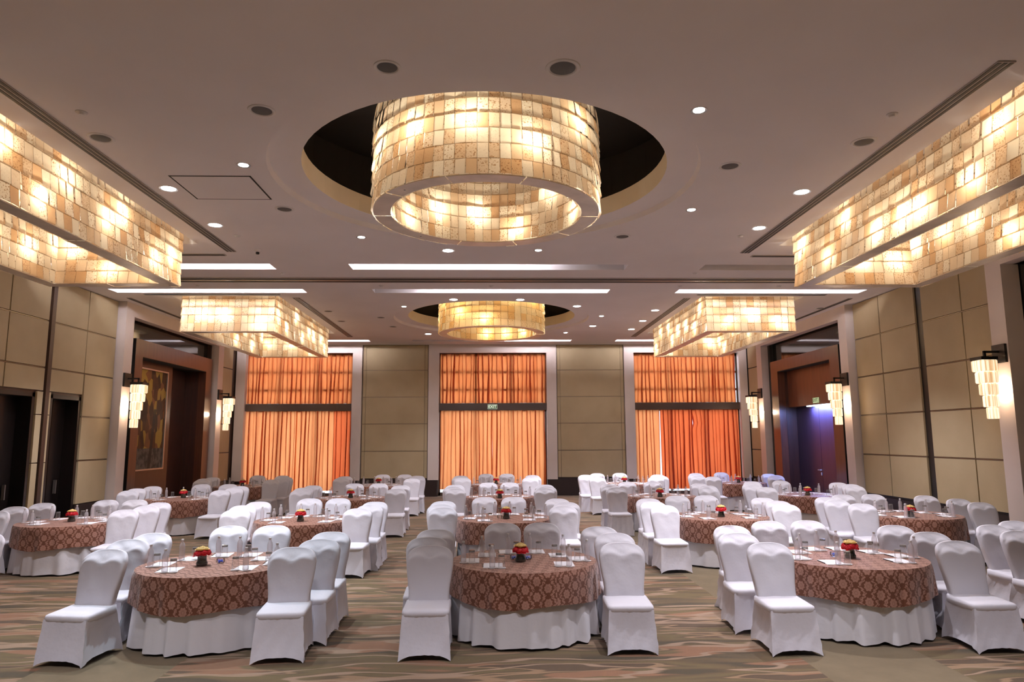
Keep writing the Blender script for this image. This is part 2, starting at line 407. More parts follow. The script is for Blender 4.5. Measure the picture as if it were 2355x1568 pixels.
# ------------------------------------------------------------------ room dimensions
CZ = 5.70; XL, XR = -9.67, 9.91; YF, YB = -3.0, 26.73
HOLE1 = (-0.07, 9.46); HOLE2 = (0.02, 20.85); RH = 2.50; RS = 2.93
RECT = []            # rectangular ceiling openings (x0,x1,y0,y1)
CH = {'fl': (-7.82, -5.54, 6.5, 12.35), 'fr': (5.58, 7.86, 6.5, 12.35), 'bl': (-7.82, -5.49, 17.65, 23.45), 'br': (5.56, 7.88, 17.65, 23.45)}
for k, (a, b_, c, d) in CH.items(): RECT.append((a-0.16, b_+0.16, c-0.25, d+0.27))
COVES = [(-9.1, -4.53, 14.09, 14.57, [(-9.1, -4.6)]), (-2.93, 2.86, 14.09, 14.57, [(-2.9, 1.1)]), (4.47, 9.2, 14.09, 14.57, []),
         (-9.1, -4.51, 16.54, 16.98, [(-9.0, -4.6)]), (-2.86, 2.89, 16.54, 16.98, [(-1.6, 0.75), (1.3, 2.85)]), (4.58, 9.23, 16.54, 16.98, [(4.6, 9.2)]),
         (-9.1, -4.45, 25.3, 25.75, [(-9.0, -4.5)]), (-2.9, 2.96, 25.3, 25.75, [(0.6, 2.9)]), (4.62, 9.2, 25.3, 25.75, [(4.65, 9.1)])]

def circ(c, r, z, n=72): return [(c[0]+r*math.cos(2*PI*k/n), c[1]+r*math.sin(2*PI*k/n), z) for k in range(n)]
# floor
fl = MB(); fl.quad((XL-1, YF, 0), (XR+1.2, YF, 0), (XR+1.2, YB+0.4, 0), (XL-1, YB+0.4, 0)); struct('floor', fl, MT['carpet'])
# ceiling plate with openings
ce = MB()
outer = [(XL-1, YF, CZ), (XR+1.2, YF, CZ), (XR+1.2, YB+0.4, CZ), (XL-1, YB+0.4, CZ)]
holes = [circ(HOLE1, RS, CZ), circ(HOLE2, RS, CZ)]
rects = RECT + [c[:4] for c in COVES]
for (a, b_, c, d) in rects: holes.append([(a, c, CZ), (a, d, CZ), (b_, d, CZ), (b_, c, CZ)])
loops = [[Vector(p) for p in lp] for lp in [outer]+holes]
flat = [p for lp in loops for p in lp]
n0 = len(ce.v); ce.v += [tuple(p) for p in flat]
for t in tessellate_polygon(loops):
    a, b_, c = [Vector(flat[i]) for i in t]
    ce.face([n0+i for i in (t if (b_-a).cross(c-a).z < 0 else t[::-1])])
for cc in (HOLE1, HOLE2):
    st = 0.075
    ce.grid([circ(cc, RS, CZ), circ(cc, RS-0.03, CZ+st)], True)
    ce.grid([circ(cc, RS-0.03, CZ+st), circ(cc, RH, CZ+st)], True)
for (a, b_, c, d) in RECT:
    z1 = CZ+0.55
    ce.grid([[(a,c,CZ),(b_,c,CZ),(b_,d,CZ),(a,d,CZ)], [(a,c,z1),(b_,c,z1),(b_,d,z1),(a,d,z1)]], True)
    ce.quad((a,c,z1),(b_,c,z1),(b_,d,z1),(a,d,z1))
ce_o = struct('ceiling', ce, MT['ceiling'])
li = MB()
for cc in (HOLE1, HOLE2): li.grid([circ(cc, RH, CZ+0.075), circ(cc, RH, CZ+0.36)], True)
struct('recess_lining', li, MT['cream'], parent=ce_o)
vd = MB()
for cc in (HOLE1, HOLE2):
    R3 = RH+0.55; zt = CZ+1.3
    vd.grid([circ(cc, RH, CZ+0.36), circ(cc, R3, CZ+0.37)], True); vd.grid([circ(cc, R3, CZ+0.37), circ(cc, R3, zt)], True)
    n = len(vd.v); vd.v += circ(cc, R3, zt); vd.face(list(range(n, n+72)))
    for k in (-1.3, 1.3):
        vd.box(cc[0]+k-0.02, cc[0]+k+0.02, cc[1]-R3+0.5, cc[1]+R3-0.5, zt-0.05, zt, 1)
    vd.box(cc[0]-R3+0.2, cc[0]+R3-0.2, cc[1]-0.02, cc[1]+0.02, zt-0.05, zt, 1)
struct('recess_void', vd, [MT['void'], MT['black']], parent=ce_o)
# light coves: an L-shaped cavity whose near ledge hides the tubes
cv = MB()
for (a, b_, c, d, lit) in COVES:
    z1 = CZ+0.22; c2 = c-0.16
    cv.quad((a,d,CZ),(b_,d,CZ),(b_,d,z1),(a,d,z1)); cv.quad((a,c2,z1),(b_,c2,z1),(b_,d,z1),(a,d,z1))
    cv.quad((a,c,CZ),(a,d,CZ),(a,d,z1),(a,c,z1)); cv.quad((b_,c,CZ),(b_,d,CZ),(b_,d,z1),(b_,c,z1))
    cv.quad((a,c2,CZ+0.03),(b_,c2,CZ+0.03),(b_,c,CZ+0.03),(a,c,CZ+0.03)); cv.quad((a,c2,CZ+0.03),(b_,c2,CZ+0.03),(b_,c2,z1),(a,c2,z1))
    cv.quad((a,c,CZ),(b_,c,CZ),(b_,c,CZ+0.03),(a,c,CZ+0.03))
    cv.quad((a,c2,CZ+0.03),(a,c,CZ+0.03),(a,c,z1),(a,c2,z1)); cv.quad((b_,c2,CZ+0.03),(b_,c,CZ+0.03),(b_,c,z1),(b_,c2,z1))
struct('light_cove', cv, MT['ceiling'], parent=ce_o)
cn = 0
for i, (a, b_, c, d, lit) in enumerate(COVES):
    for (x0, x1) in lit:
        nt_ = max(1, int((x1-x0)/1.3)); w = (x1-x0)/nt_
        for k in range(nt_):
            tb = MB(); xa = x0+k*w+0.04; xb = x0+(k+1)*w-0.04
            tb.box(xa-(xa+xb)/2, xb-(xa+xb)/2, -0.02, 0.02, 0, 0.04)
            row = ('in front of the wall track', 'behind the wall track', 'by the curtains')[i//3]
            tb.obj('fluorescent_tube', MT['tube'], loc=((xa+xb)/2, c-0.08, CZ+0.05), label='glowing tube in ceiling light cove %s, near x %s' % (row, 'one') if False else
                   'white fluorescent tube, %s in the %s cove %s' % (('first','second','third','fourth','fifth')[min(k,4)] + (' of the bright end' if x0 == 1.3 else ''), ('left','middle','right')[i%3], row),
                   cat='light tube', group='tubes in the ceiling coves')
# sliding wall track across the ceiling
tr = thing('partition_track', (0.1, 15.55, CZ), 'long grooved metal track for sliding partition across the ceiling', 'track')
tm = MB(); tm.box(XL, XR, -0.24, 0.24, -0.012, 0.0)
tm.obj('track_plate', MT['ventslat'], tr, False)
for y in (-0.13, 0.0, 0.13):
    g = MB(); g.box(XL+0.05, XR-0.3, y-0.035, y+0.035, -0.022, -0.011); g.obj('track_rail', MT['steel'] if y == 0 else MT['ventdark'], tr, False)

# linear air vents beside each chandelier
def vent(x0, x1, y0, y1, label):
    t = thing('linear_air_vent', ((x0+x1)/2, (y0+y1)/2, CZ), label, 'air vent', 'linear vents around the rectangular chandeliers')
    w, l = (x1-x0)/2, (y1-y0)/2
    b = MB(); b.box(-w, w, -l, l, -0.012, -0.001); b.obj('vent_frame', MT['ventslat'], t, False)
    lng_y = l > w; n = 3
    for k in range(n):
        s = MB(); h = (w if lng_y else l)*2/n; o = -(w if lng_y else l)+h*(k+0.5)
        if lng_y: s.box(o-h*0.3, o+h*0.3, -l+0.02, l-0.02, -0.016, -0.011)
        else: s.box(-w+0.02, w-0.02, o-h*0.3, o+h*0.3, -0.016, -0.011)
        s.obj('vent_slot', MT['ventdark'], t, False)
vent(-5.04, -4.86, 5.4, 13.13, 'long grey slotted vent beside front chandelier on painting side')
vent(4.86, 5.04, 6.12, 13.13, 'long grey slotted vent beside front chandelier on door side')
vent(-5.04, -4.86, 17.58, 24.5, 'long grey slotted vent beside rear chandelier on painting side')
vent(4.98, 5.16, 17.6, 24.5, 'long grey slotted vent beside rear chandelier on door side')
vent(-8.3, -5.15, 13.3, 13.42, 'thin cross vent behind front chandelier on painting side')
vent(5.17, 8.3, 13.3, 13.42, 'thin cross vent behind front chandelier on door side')
vent(-8.55, -5.2, 17.08, 17.2, 'thin cross vent before rear chandelier on painting side')
vent(5.2, 8.5, 17.08, 17.2, 'thin cross vent before rear chandelier on door side')
vent(-9.2, -9.08, 17.6, 22.5, 'narrow slotted vent between rear chandelier and painting wall')
vent(9.3, 9.42, 17.6, 22.5, 'narrow slotted vent between rear chandelier and door wall')
# access hatch
t = thing('ceiling_hatch', (-3.83, 9.7, CZ), 'square white access hatch with black gap in the ceiling', 'hatch')
b = MB(); b.box(-0.555, 0.555, -0.475, 0.475, -0.004, -0.001); b.obj('hatch_gap', MT['void'], t, False)
b = MB(); b.box(-0.53, 0.53, -0.45, 0.45, -0.006, -0.002); b.obj('hatch_panel', MT['ceiling'], t, False)

# ------------------------------------------------------------------ walls
JZ = [0.66, 1.67, 2.69, 3.70, 4.72, CZ]
def wall_panels(mb, yl, yr, x, s, zr=JZ, skip=None, g=0.018):
    """fabric panels on a side wall; s = +1 when the room lies towards +x"""
    for z0, z1 in zip(zr[:-1], zr[1:]):
        for y0, y1 in zip(yl, yr):
            if z1-z0 < 0.05: continue
            a, b_ = sorted((x, x+s*0.045))
            mb.box(a, b_, y0+g, y1-g, z0+g, z1-g)
# left wall: base plane then openings for two doors (recess)
def side_base(name, x, s, y0, y1, cuts, mat):
    mb = MB(); th = 0.12
    a, b_ = sorted((x, x-s*th)); y = y0
    for (c0, c1, zt) in sorted(cuts):
        if c0 > y: mb.box(a, b_, y, c0, 0, CZ)
        mb.box(a, b_, c0, c1, zt, CZ); y = c1
    if y < y1: mb.box(a, b_, y, y1, 0, CZ)
    return struct(name, mb, mat)
LW = side_base('wall_left', XL, 1, YF, YB+0.3, [(12.9, 15.1, 3.15), (15.62, 16.78, 3.15), (18.5, 24.25, 5.36)], MT['trimwood'])
p = MB()
ya = [8.2, 9.9, 11.3, 12.7, 14.06]
wall_panels(p, ya[:-1], ya[1:], XL, 1, [3.19, 3.70, 4.72, CZ]); wall_panels(p, ya[:-2], ya[1:-1], XL, 1, [0.66, 1.67, 2.69, 3.19])
wall_panels(p, [14.06], [15.33], XL, 1, [3.19, 3.70, 4.72, CZ]); wall_panels(p, [15.12], [15.33], XL, 1, [0.3, 1.67, 2.69, 3.19], g=0.01)
wall_panels(p, [15.5, 16.78], [16.78, 18.07], XL, 1, [3.70, 4.72, CZ]); wall_panels(p, [15.5], [16.78], XL, 1, [3.19, 3.70])
wall_panels(p, [16.80], [18.07], XL, 1, [0.66, 1.67, 2.69, 3.70]); wall_panels(p, [15.47], [15.6], XL, 1, [0.3, 1.67, 2.69, 3.19], g=0.008)
wall_panels(p, [24.8], [26.25], XL, 1)
p.obj('fabric_panels', MT['wallfabric'], LW, False)
q = MB()
for z in JZ[1:-1]:
    for (y0, y1) in ((8.2, 15.33), (15.5, 18.07)):
        if z < 3.2: y0 = 16.8 if y0 > 15 else 99
        if y0 < y1: q.box(XL, XL+0.03, y0, y1, z-0.008, z+0.008)
q.obj('joint_strips', MT['brass'], LW, False)
q = MB(); q.box(XL, XL+0.08, 15.35, 15.48, 0, CZ); q.obj('trim_post', MT['trimwood'], LW, False)
for (y0, y1, nm) in ((12.9, 15.1, 1), (15.62, 16.78, 2)):
    d = MB(); d.box(XL-0.35, XL-0.28, y0, y1, 0, 3.15); d.box(XL-0.28, XL-0.262, (y0+y1)/2-0.006, (y0+y1)/2+0.006, 0, 3.1)
    do = struct('door_%d' % nm, d, MT['sidedoor'])
    e = MB(); e.box(XL-0.3, XL+0.02, y0, y0+0.09, 0, 3.15); e.box(XL-0.3, XL+0.02, y1-0.09, y1, 0, 3.15); e.box(XL-0.3, XL+0.02, y0, y1, 3.06, 3.15)
    e.obj('door_frame', MT['sidedoor'], do, False)
    e = MB(); e.box(XL-0.26, XL-0.20, y1-0.35, y1-0.32, 0.95, 1.25); e.obj('door_handle', MT['steel'], do, False)
# right wall
RW = side_base('wall_right', XR, -1, YF, YB+0.3, [(7.0, 12.75, 5.36), (19.0, 24.4, 5.36)], MT['black'])
p = MB()
wall_panels(p, [13.12, 14.14], [14.14, 15.50], XR, -1); wall_panels(p, [15.74, 17.24], [17.24, 18.5], XR, -1)
wall_panels(p, [25.05], [26.45], XR, -1)
p.obj('fabric_panels', MT['wallfabric'], RW, False)
q = MB()
for z in JZ[1:-1]:
    q.box(XR-0.03, XR, 13.12, 15.5, z-0.008, z+0.008); q.box(XR-0.03, XR, 15.74, 18.5, z-0.008, z+0.008)
q.obj('joint_strips', MT['brass'], RW, False)
# skirting
q = MB(); q.box(XL, XL+0.06, 16.78, 18.07, 0, 0.66); q.box(XL, XL+0.06, 24.8, YB, 0, 0.66); q.box(XL, XL+0.06, 8, 12.9, 0, 0.66); struct('baseboard_left', q, MT['darkwood'])
q = MB(); q.box(XR-0.06, XR, 12.7, 18.52, 0, 0.62); q.box(XR-0.06, XR, 24.9, YB, 0, 0.62); struct('baseboard_right', q, MT['darkwood'])
# front wall behind the camera
q = MB(); q.box(XL-1, XR+1.2, YF-0.1, YF, 0, CZ); struct('wall_front', q, MT['wallfabric'])

# stone portals on the side walls
def portal(n, x, s, y0, y1, w0, w1, dep=0.25, zl=5.36):
    """frame stands out by dep; w0/w1 widths of near and far pilaster"""
    a, b_ = sorted((x-s*0.10, x+s*dep)); mb = MB()
    mb.box(a, b_, y0, y0+w0, 0, CZ); mb.box(a, b_, y1-w1, y1, 0, CZ); mb.box(a, b_, y0+w0, y1-w1, zl, CZ)
    return struct('trim_%d' % n, mb, MT['stone'])
portal(1, XL, 1, 18.09, 24.78, 0.42, 0.45)
portal(2, XR, -1, 18.52, 25.02, 0.42, 0.45)
portal(3, XR, -1, 6.5, 13.08, 0.45, 0.42)
def niche(n, x, s, y0, y1, dark=True):
    """black glass back and returns inside a portal"""
    mb = MB(); xb = x-s*0.12
    a, b_ = sorted((xb-s*0.05, xb)); mb.box(a, b_, y0, y1, 4.74 if dark else 0, 5.36)
    return mb
nb = niche(0, XL, 1, 18.4, 24.4); o = struct('trim_4', nb, MT['blackglass'])
nb = niche(0, XR, -1, 18.9, 24.6); o = struct('trim_5', nb, MT['blackglass'])
nb = niche(0, XR, -1, 6.9, 12.8, False); o = struct('trim_6', nb, MT['blackglass'])

# timber portal + painting recess (left)
def timber(x, s, y0, y1, iy0, iy1, zt, izt, dep, front, label, cat, name):
    t = thing(name, (x, (y0+y1)/2, 0), label, cat); ym = (y0+y1)/2
    def bx(nm, a, b_, c, d, z0, z1, m):
        q = MB(); a2, b2 = sorted((s*a, s*b_)); q.box(a2, b2, c-ym, d-ym, z0, z1); return q.obj(nm, m, t, False)
    # s*a measured from wall plane towards the room
    bx('jamb', -0.12, front, y0, iy0, 0, zt, MT['portalwood']); bx('jamb', -0.12, front, iy1, y1, 0, zt, MT['portalwood'])
    bx('head', -0.12, front, iy0, iy1, izt, zt, MT['portalwood'])
    return t, bx
t, bx = timber(XL, 1, 18.95, 24.15, 19.35, 23.65, 4.86, 4.40, 0.3, 0.12, 'brown timber surround holding a recessed dark wooden panel beside the painting', 'wood panelling', 'timber_surround')
bx('back_panel', -0.62, -0.55, 19.35, 23.65, 0, 4.40, MT['panelwood'])
bx('side_return', -0.62, 0.121, 18.93, 18.949, 0, 4.861, MT['black'])
bx('reveal', -0.62, -0.12, 18.95, 19.35, 0, 4.86, MT['panelwood']); bx('reveal', -0.62, -0.12, 23.65, 24.15, 0, 4.86, MT['panelwood'])
bx('reveal', -0.62, -0.125, 19.35, 23.65, 4.40, 4.86, MT['black'])  # black instead of wood: shadow at the recess top put into the colour
bx('soffit', -0.55, 0.118, 19.352, 23.648, 4.385, 4.40, MT['void'])  # black sheet painting the shadow under the timber head
bx('side_filler', -0.2, -0.12, 18.5, 18.95, 0, 4.86, MT['black'])
# raised panel carrying the picture
pc = thing('wall_painting', (XL-0.22, 20.62, 1.28), 'tall abstract brown and ochre painting in a thin silver frame', 'painting')
q = MB(); q.box(-0.02, 0.02, -0.92, 0.92, 0.03, 2.87); q.obj('canvas', MT['painting'], pc, False)
for (c0, c1, z0, z1) in ((-0.97, -0.92, 0, 2.9), (0.92, 0.97, 0, 2.9), (-0.92, 0.92, 0, 0.04), (-0.92, 0.92, 2.86, 2.9)):
    q = MB(); q.box(-0.03, 0.05, c0, c1, z0, z1); q.obj('frame_rail', MT['frame_silver'], pc, False)
q = MB(); q.box(XL-0.56-XL, -0.25, 19.35-21.55, 22.0-21.55, 0, 4.40)
q.obj('picture_panel', MT['panelwood'], t, False)

# right: timber portal with door recess
t, bx = timber(XR, -1, 19.3, 24.12, 19.85, 23.55, 4.72, 4.35, 0.3, 0.12, 'brown timber surround framing the double door under a wooden header', 'door surround', 'timber_surround')
bx('side_return', -1.0, 0.121, 19.28, 19.299, 0, 4.721, MT['black'])
bx('reveal', -1.0, -0.125, 19.3, 19.85, 0, 4.72, MT['panelwood']); bx('reveal', -1.0, -0.125, 23.55, 24.12, 0, 4.72, MT['panelwood'])
bx('reveal', -1.0, -0.125, 19.85, 23.55, 4.35, 4.72, MT['black'])  # blackened to paint in the shadow at the top of the door recess
bx('soffit', -0.30, 0.118, 19.852, 23.548, 4.335, 4.35, MT['void'])  # black sheet carries the painted shade below this head
bx('header_panel', -0.62, -0.22, 19.85, 23.55, 3.12, 4.35, MT['headerwood'])
bx('side_filler', -0.2, -0.12, 18.94, 19.3, 0, 4.72, MT['black'])
for (c0, c1, nm) in ((19.85, 21.92, 3), (21.93, 23.55, 4)):
    d = MB(); d.box(XR+0.46, XR+0.53, c0, c1-0.008, 0, 3.12)
    do = struct('door_%d' % nm, d, MT['doorwood'])
    if nm == 4:
        e = MB(); e.box(XR+0.40, XR+0.43, 21.96, 22.12, 1.08, 1.11); e.box(XR+0.40, XR+0.46, 21.97, 22.0, 1.08, 1.11)
        e.obj('door_handle', MT['white'], do, False)
        e = MB(); e.box(XR+0.445, XR+0.46, 21.965, 22.01, 0.93, 1.02); e.obj('lock_plate', MT['white'], do, False)
# blue-white strip lamp in the door soffit
t = thing('soffit_light', (XR+0.33, 21.6, 3.12), 'small blue-white strip lamp glowing above the double door', 'lamp')
q = MB(); q.box(-0.05, 0.05, -0.75, 0.75, -0.03, 0.0); q.obj('diffuser', simple('soffit_glow', (0.8, 0.9, 1), 0.5, emit=((0.35, 0.6, 1.0), 9.0)), t, False)
light('soffit_lamp', 'AREA', (0, 0, -0.04), 40, (0.25, 0.35, 1.0), parent=t, shape='RECTANGLE', size=0.1, size_y=1.4)

# ------------------------------------------------------------------ back wall
bw = MB(); WIN = [(-9.50, -5.28), (-1.99, 2.13), (5.48, 9.62)]
y0, y1 = YB, YB+0.3
x = XL-1
for (a, b_) in WIN:
    bw.box(x, a, y0, y1, 0, CZ); bw.box(a, b_, y0, y1, 5.38, CZ); x = b_
bw.box(x, XR+1.2, y0, y1, 0, CZ)
BW = struct('wall_back', bw, MT['trimwood'])
p = MB()
for (a, b_) in ((-4.88, -2.40), (2.52, 5.10)):
    for z0, z1 in zip(JZ[:-1], JZ[1:]):
        p.box(a+0.13, b_-0.13, YB-0.045, YB, z0+0.012, z1-0.012)
        p.box(a+0.01, a+0.12, YB-0.04, YB, z0+0.012, z1-0.012); p.box(b_-0.12, b_-0.01, YB-0.04, YB, z0+0.012, z1-0.012)
p.obj('fabric_panels', MT['wallfabric'], BW, False)
q = MB()
for (a, b_) in ((-4.9, -2.4), (2.52, 5.1)):
    for z in JZ[1:-1]: q.box(a, b_, YB-0.03, YB, z-0.007, z+0.007)
q.obj('joint_strips', MT['brass'], BW, False)
q = MB()
for (a, b_) in ((-5.3, -1.97), (2.12, 5.5)): q.box(a+0.05, b_-0.05, YB-0.12, YB-0.02, 0, 0.64)
q.box(XL+0.05, -9.3, YB-0.12, YB, 0, 0.64); q.box(9.6, XR-0.05, YB-0.12, YB, 0, 0.6)
struct('baseboard_back', q, MT['darkwood'])
fr = [(-9.62, -4.90, -9.27, -5.26), (-2.38, 2.50, -1.98, 2.12), (5.11, 9.88, 5.49, 9.58)]
for k, (ox0, ox1, ix0, ix1) in enumerate(fr):
    q = MB(); a, b_ = YB-0.14, YB+0.1
    q.box(ox0, ix0, a, b_, 0.60, CZ); q.box(ix1, ox1, a, b_, 0.60, CZ); q.box(ix0, ix1, a, b_, 5.38, CZ)
    struct('trim_%d' % (7+k), q, MT['stone'])
# windows with glass, mullions and a wooden transom bar
for k, (a, b_) in enumerate(WIN):
    q = MB(); yw = YB+0.26
    for z0, z1 in ((0, 0.12), (3.15, 3.45), (5.28, 5.38)): q.box(a, b_, yw-0.03, yw+0.03, z0, z1)
    for xx in (a, a+(b_-a)/3, a+(b_-a)*2/3, b_-0.06): q.box(xx, xx+0.06, yw-0.03, yw+0.03, 0, 5.38)
    wo = struct('window_%d' % (k+1), q, MT['painted_mullion'])
    q = MB()
    for z in (3.98, 4.66): q.box(a, b_, yw-0.02, yw+0.02, z-0.04, z+0.04)
    q.obj('glazing_bars', MT['painted_mullion'], wo, False)
    q = MB(); q.quad((a, yw+0.01, 0.1), (b_, yw+0.01, 0.1), (b_, yw+0.01, 5.3), (a, yw+0.01, 5.3)); q.obj('glass', MT['pane'], wo, False)
    q = MB(); q.box(a, b_, YB-0.02, YB+0.03, 3.19, 3.46); q.obj('transom', MT['trimwood'], wo, False)

# curtains
def curtain_mesh(w, h, seed, amp=0.075, step=0.012, taper=0.0, notch=False):
    R = random.Random(seed); n = int(w/step); ph = 0.0; ys = []; per = 0.12
    offs = []; x = 0
    phase = R.random()*6
    for i in range(n+1):
        u = i*step
        if i % 7 == 0: per = R.uniform(0.11, 0.22); am = per*R.uniform(0.16, 0.48)
        phase += 2*PI*step/per
        ys.append(phase); offs.append(am)
    mb = MB(); rows = 13; P = []
    for r in range(rows):
        t = r/(rows-1); z = h*(1-t); row = []
        for i in range(n+1):
            u = i*step - w/2
            a = offs[i]*(0.85+0.15*t)
            dx = a*math.sin(ys[i]+0.8*math.sin(u*2+seed)*t)
            dx2 = 0.03*math.sin(u*2.3+seed)*t + 0.012*math.sin(u*9+t*5+seed)
            q_ = ys[i]+0.7*math.sin(u*3+t*2+seed)*t
            y = 0.9*a*math.cos(q_) + 0.02*math.sin(q_*0.5+seed)
            xx = u+dx+dx2; xx *= (1-taper*math.sin(t*PI/2)*0.5)
            if notch: xx += 0.11*math.exp(-((t-0.14)/0.07)**2)*max(0, 1-(u+w/2)/0.5)
            row.append((max(-w/2, min(w/2, xx)), y, z))
        P.append(row)
    mb.grid(P)
    return mb.mesh('curtain', MT['curt_orange'], True, 80)
def hang(name, x0, x1, z0, z1, mat, seed, label, group, amp=0.075, y=YB+0.14):
    me = curtain_mesh(x1-x0, z1-z0, seed, amp, notch=(seed == 11)); me.materials.clear(); me.materials.append(mat)
    return put(name, me, None, ((x0+x1)/2, y, z0), 0, label=label, cat='curtain', group=group)
gl_, gu_ = 'lower curtains', 'upper curtains'
hang('window_curtain', -9.45, -5.28, 3.47, 5.37, MT['curt_upper'], 1, 'short orange curtain above the bar, at the painting-side window', gu_)
hang('window_curtain', -1.95, 2.10, 3.47, 5.37, MT['curt_upper'], 2, 'short orange curtain above the EXIT sign bar, centre window', gu_)
hang('window_curtain', 5.50, 9.52, 3.47, 5.37, MT['curt_upper'], 3, 'short orange curtain above the bar, at the door-side window', gu_)
hang('window_curtain', -9.44, -7.35, 0.10, 3.19, MT['curt_orange'], 4, 'long orange curtain, outer half of the painting-side window', gl_)
hang('window_curtain', -7.38, -5.95, 0.22, 3.19, MT['curt_orange'], 5, 'long orange curtain hanging in the middle of the painting-side window', gl_)
hang('window_curtain', -5.97, -5.28, 0.12, 3.19, MT['curt_red'], 6, 'narrow rust-red curtain at the inner edge of painting-side window', gl_)
hang('window_curtain', -1.93, 0.05, 0.24, 3.19, MT['curt_orange'], 7, 'long orange curtain, half of centre window nearer the painting wall', gl_)
hang('window_curtain', 0.0, 2.10, 0.10, 3.19, MT['curt_orange'], 8, 'long orange curtain, half of centre window nearer the door wall', gl_)
hang('window_curtain', 5.50, 6.52, 0.12, 3.19, MT['curt_orange'], 9, 'narrow light orange curtain at inner edge of door-side window', gl_)
hang('window_curtain', 6.50, 7.74, 0.20, 3.19, MT['curt_red'], 10, 'rust-red curtain in the middle of the door-side window', gl_, y=YB+0.11)
hang('window_curtain', 7.72, 9.55, 0.10, 3.19, MT['curt_red'], 11, 'wide rust-red curtain at outer edge of the door-side window', gl_)

# exit signs
def exit_sign(loc, rz, mplate, mtext, size, label, w=0.36, h=0.17):
    t = thing('exit_sign', loc, label, 'exit sign', rz=rz)
    q = MB(); q.box(-w/2, w/2, -0.012, 0.012, 0, h); q.obj('sign_plate', mplate, t, False)
    q = MB(); e = 0.008
    for (a, b_, c, d) in ((-w/2, w/2, 0, e), (-w/2, w/2, h-e, h), (-w/2, -w/2+e, e, h-e), (w/2-e, w/2, e, h-e)): q.box(a, b_, -0.016, -0.012, c, d)
    q.obj('sign_border', mtext, t, False)
    cu = bpy.data.curves.new('EXIT', 'FONT'); cu.body = 'EXIT'; cu.size = size; cu.align_x = 'CENTER'; cu.align_y = 'CENTER'; cu.extrude = 0.002
    cu.materials.append(mtext); cu.offset = 0.003
    tmp = bpy.data.objects.new('lettering_source', cu); me = bpy.data.meshes.new_from_object(tmp); bpy.data.objects.remove(tmp)
    o = put('sign_lettering', me, t)
    o.location = (0, -0.016, h/2); o.rotation_euler = (PI/2, 0, 0)
exit_sign((0.05, YB-0.04, 3.235), 0, MT['exitgreen'], MT['exitwhite'], 0.15, 'dark green EXIT sign with white letters on the curtain bar')
exit_sign((XR+0.20, 21.52, 3.17), -PI/2, MT['exitpale'], MT['exitgreen'], 0.15, 'pale green EXIT sign mounted above the double door')

# ------------------------------------------------------------------ chandeliers
def tile_wall(mb, p0, ux, L_, z0, rows, th, tw, out, R, closed=False, curve=None):
    """shingle-like tiles along a line (p0 + ux*s) or a circle given by curve(s)->(pos, tangent, normal)"""
    cols = max(2, int(round(L_/tw))); w = L_/cols
    for r in range(rows):
        for c in range(cols):
            s0 = c*w; s1 = (c+1)*w
            if curve: a, na = curve(s0); b_, nb_ = curve(s1)
            else:
                a = Vector((p0[0]+ux[0]*s0, p0[1]+ux[1]*s0, 0)); b_ = Vector((p0[0]+ux[0]*s1, p0[1]+ux[1]*s1, 0)); na = nb_ = Vector((out[0], out[1], 0))
            zb = z0+r*th-0.012+R.uniform(-0.006, 0.006); zt = z0+(r+1)*th+0.01
            ob = 0.022+R.uniform(0, 0.016); ot = R.uniform(-0.003, 0.004); tw_ = R.uniform(-0.009, 0.009)
            e = (b_-a)*0.012
            A = a+e+na*(ob+tw_)+Vector((0,0,zb)); B = b_-e+nb_*(ob-tw_)+Vector((0,0,zb+R.uniform(-0.004, 0.004)))
            C_ = b_-e+nb_*(ot-tw_)+Vector((0,0,zt)); D_ = a+e+na*(ot+tw_)+Vector((0,0,zt))
            k = R.random(); tint = (max(0.0, min(1, k**1.7*0.95)), 1.0 if R.random() < 0.4 else R.random()*0.3, 0)
            mb.quad(A, B, C_, D_, ((0,0),(1,0),(1,1),(0,1)), 0, tint)
def bulbs(parent, pts, power, color):
    for p_ in pts: light('bulb', 'POINT', p_, power, color, parent=parent, shadow_soft_size=0.05)
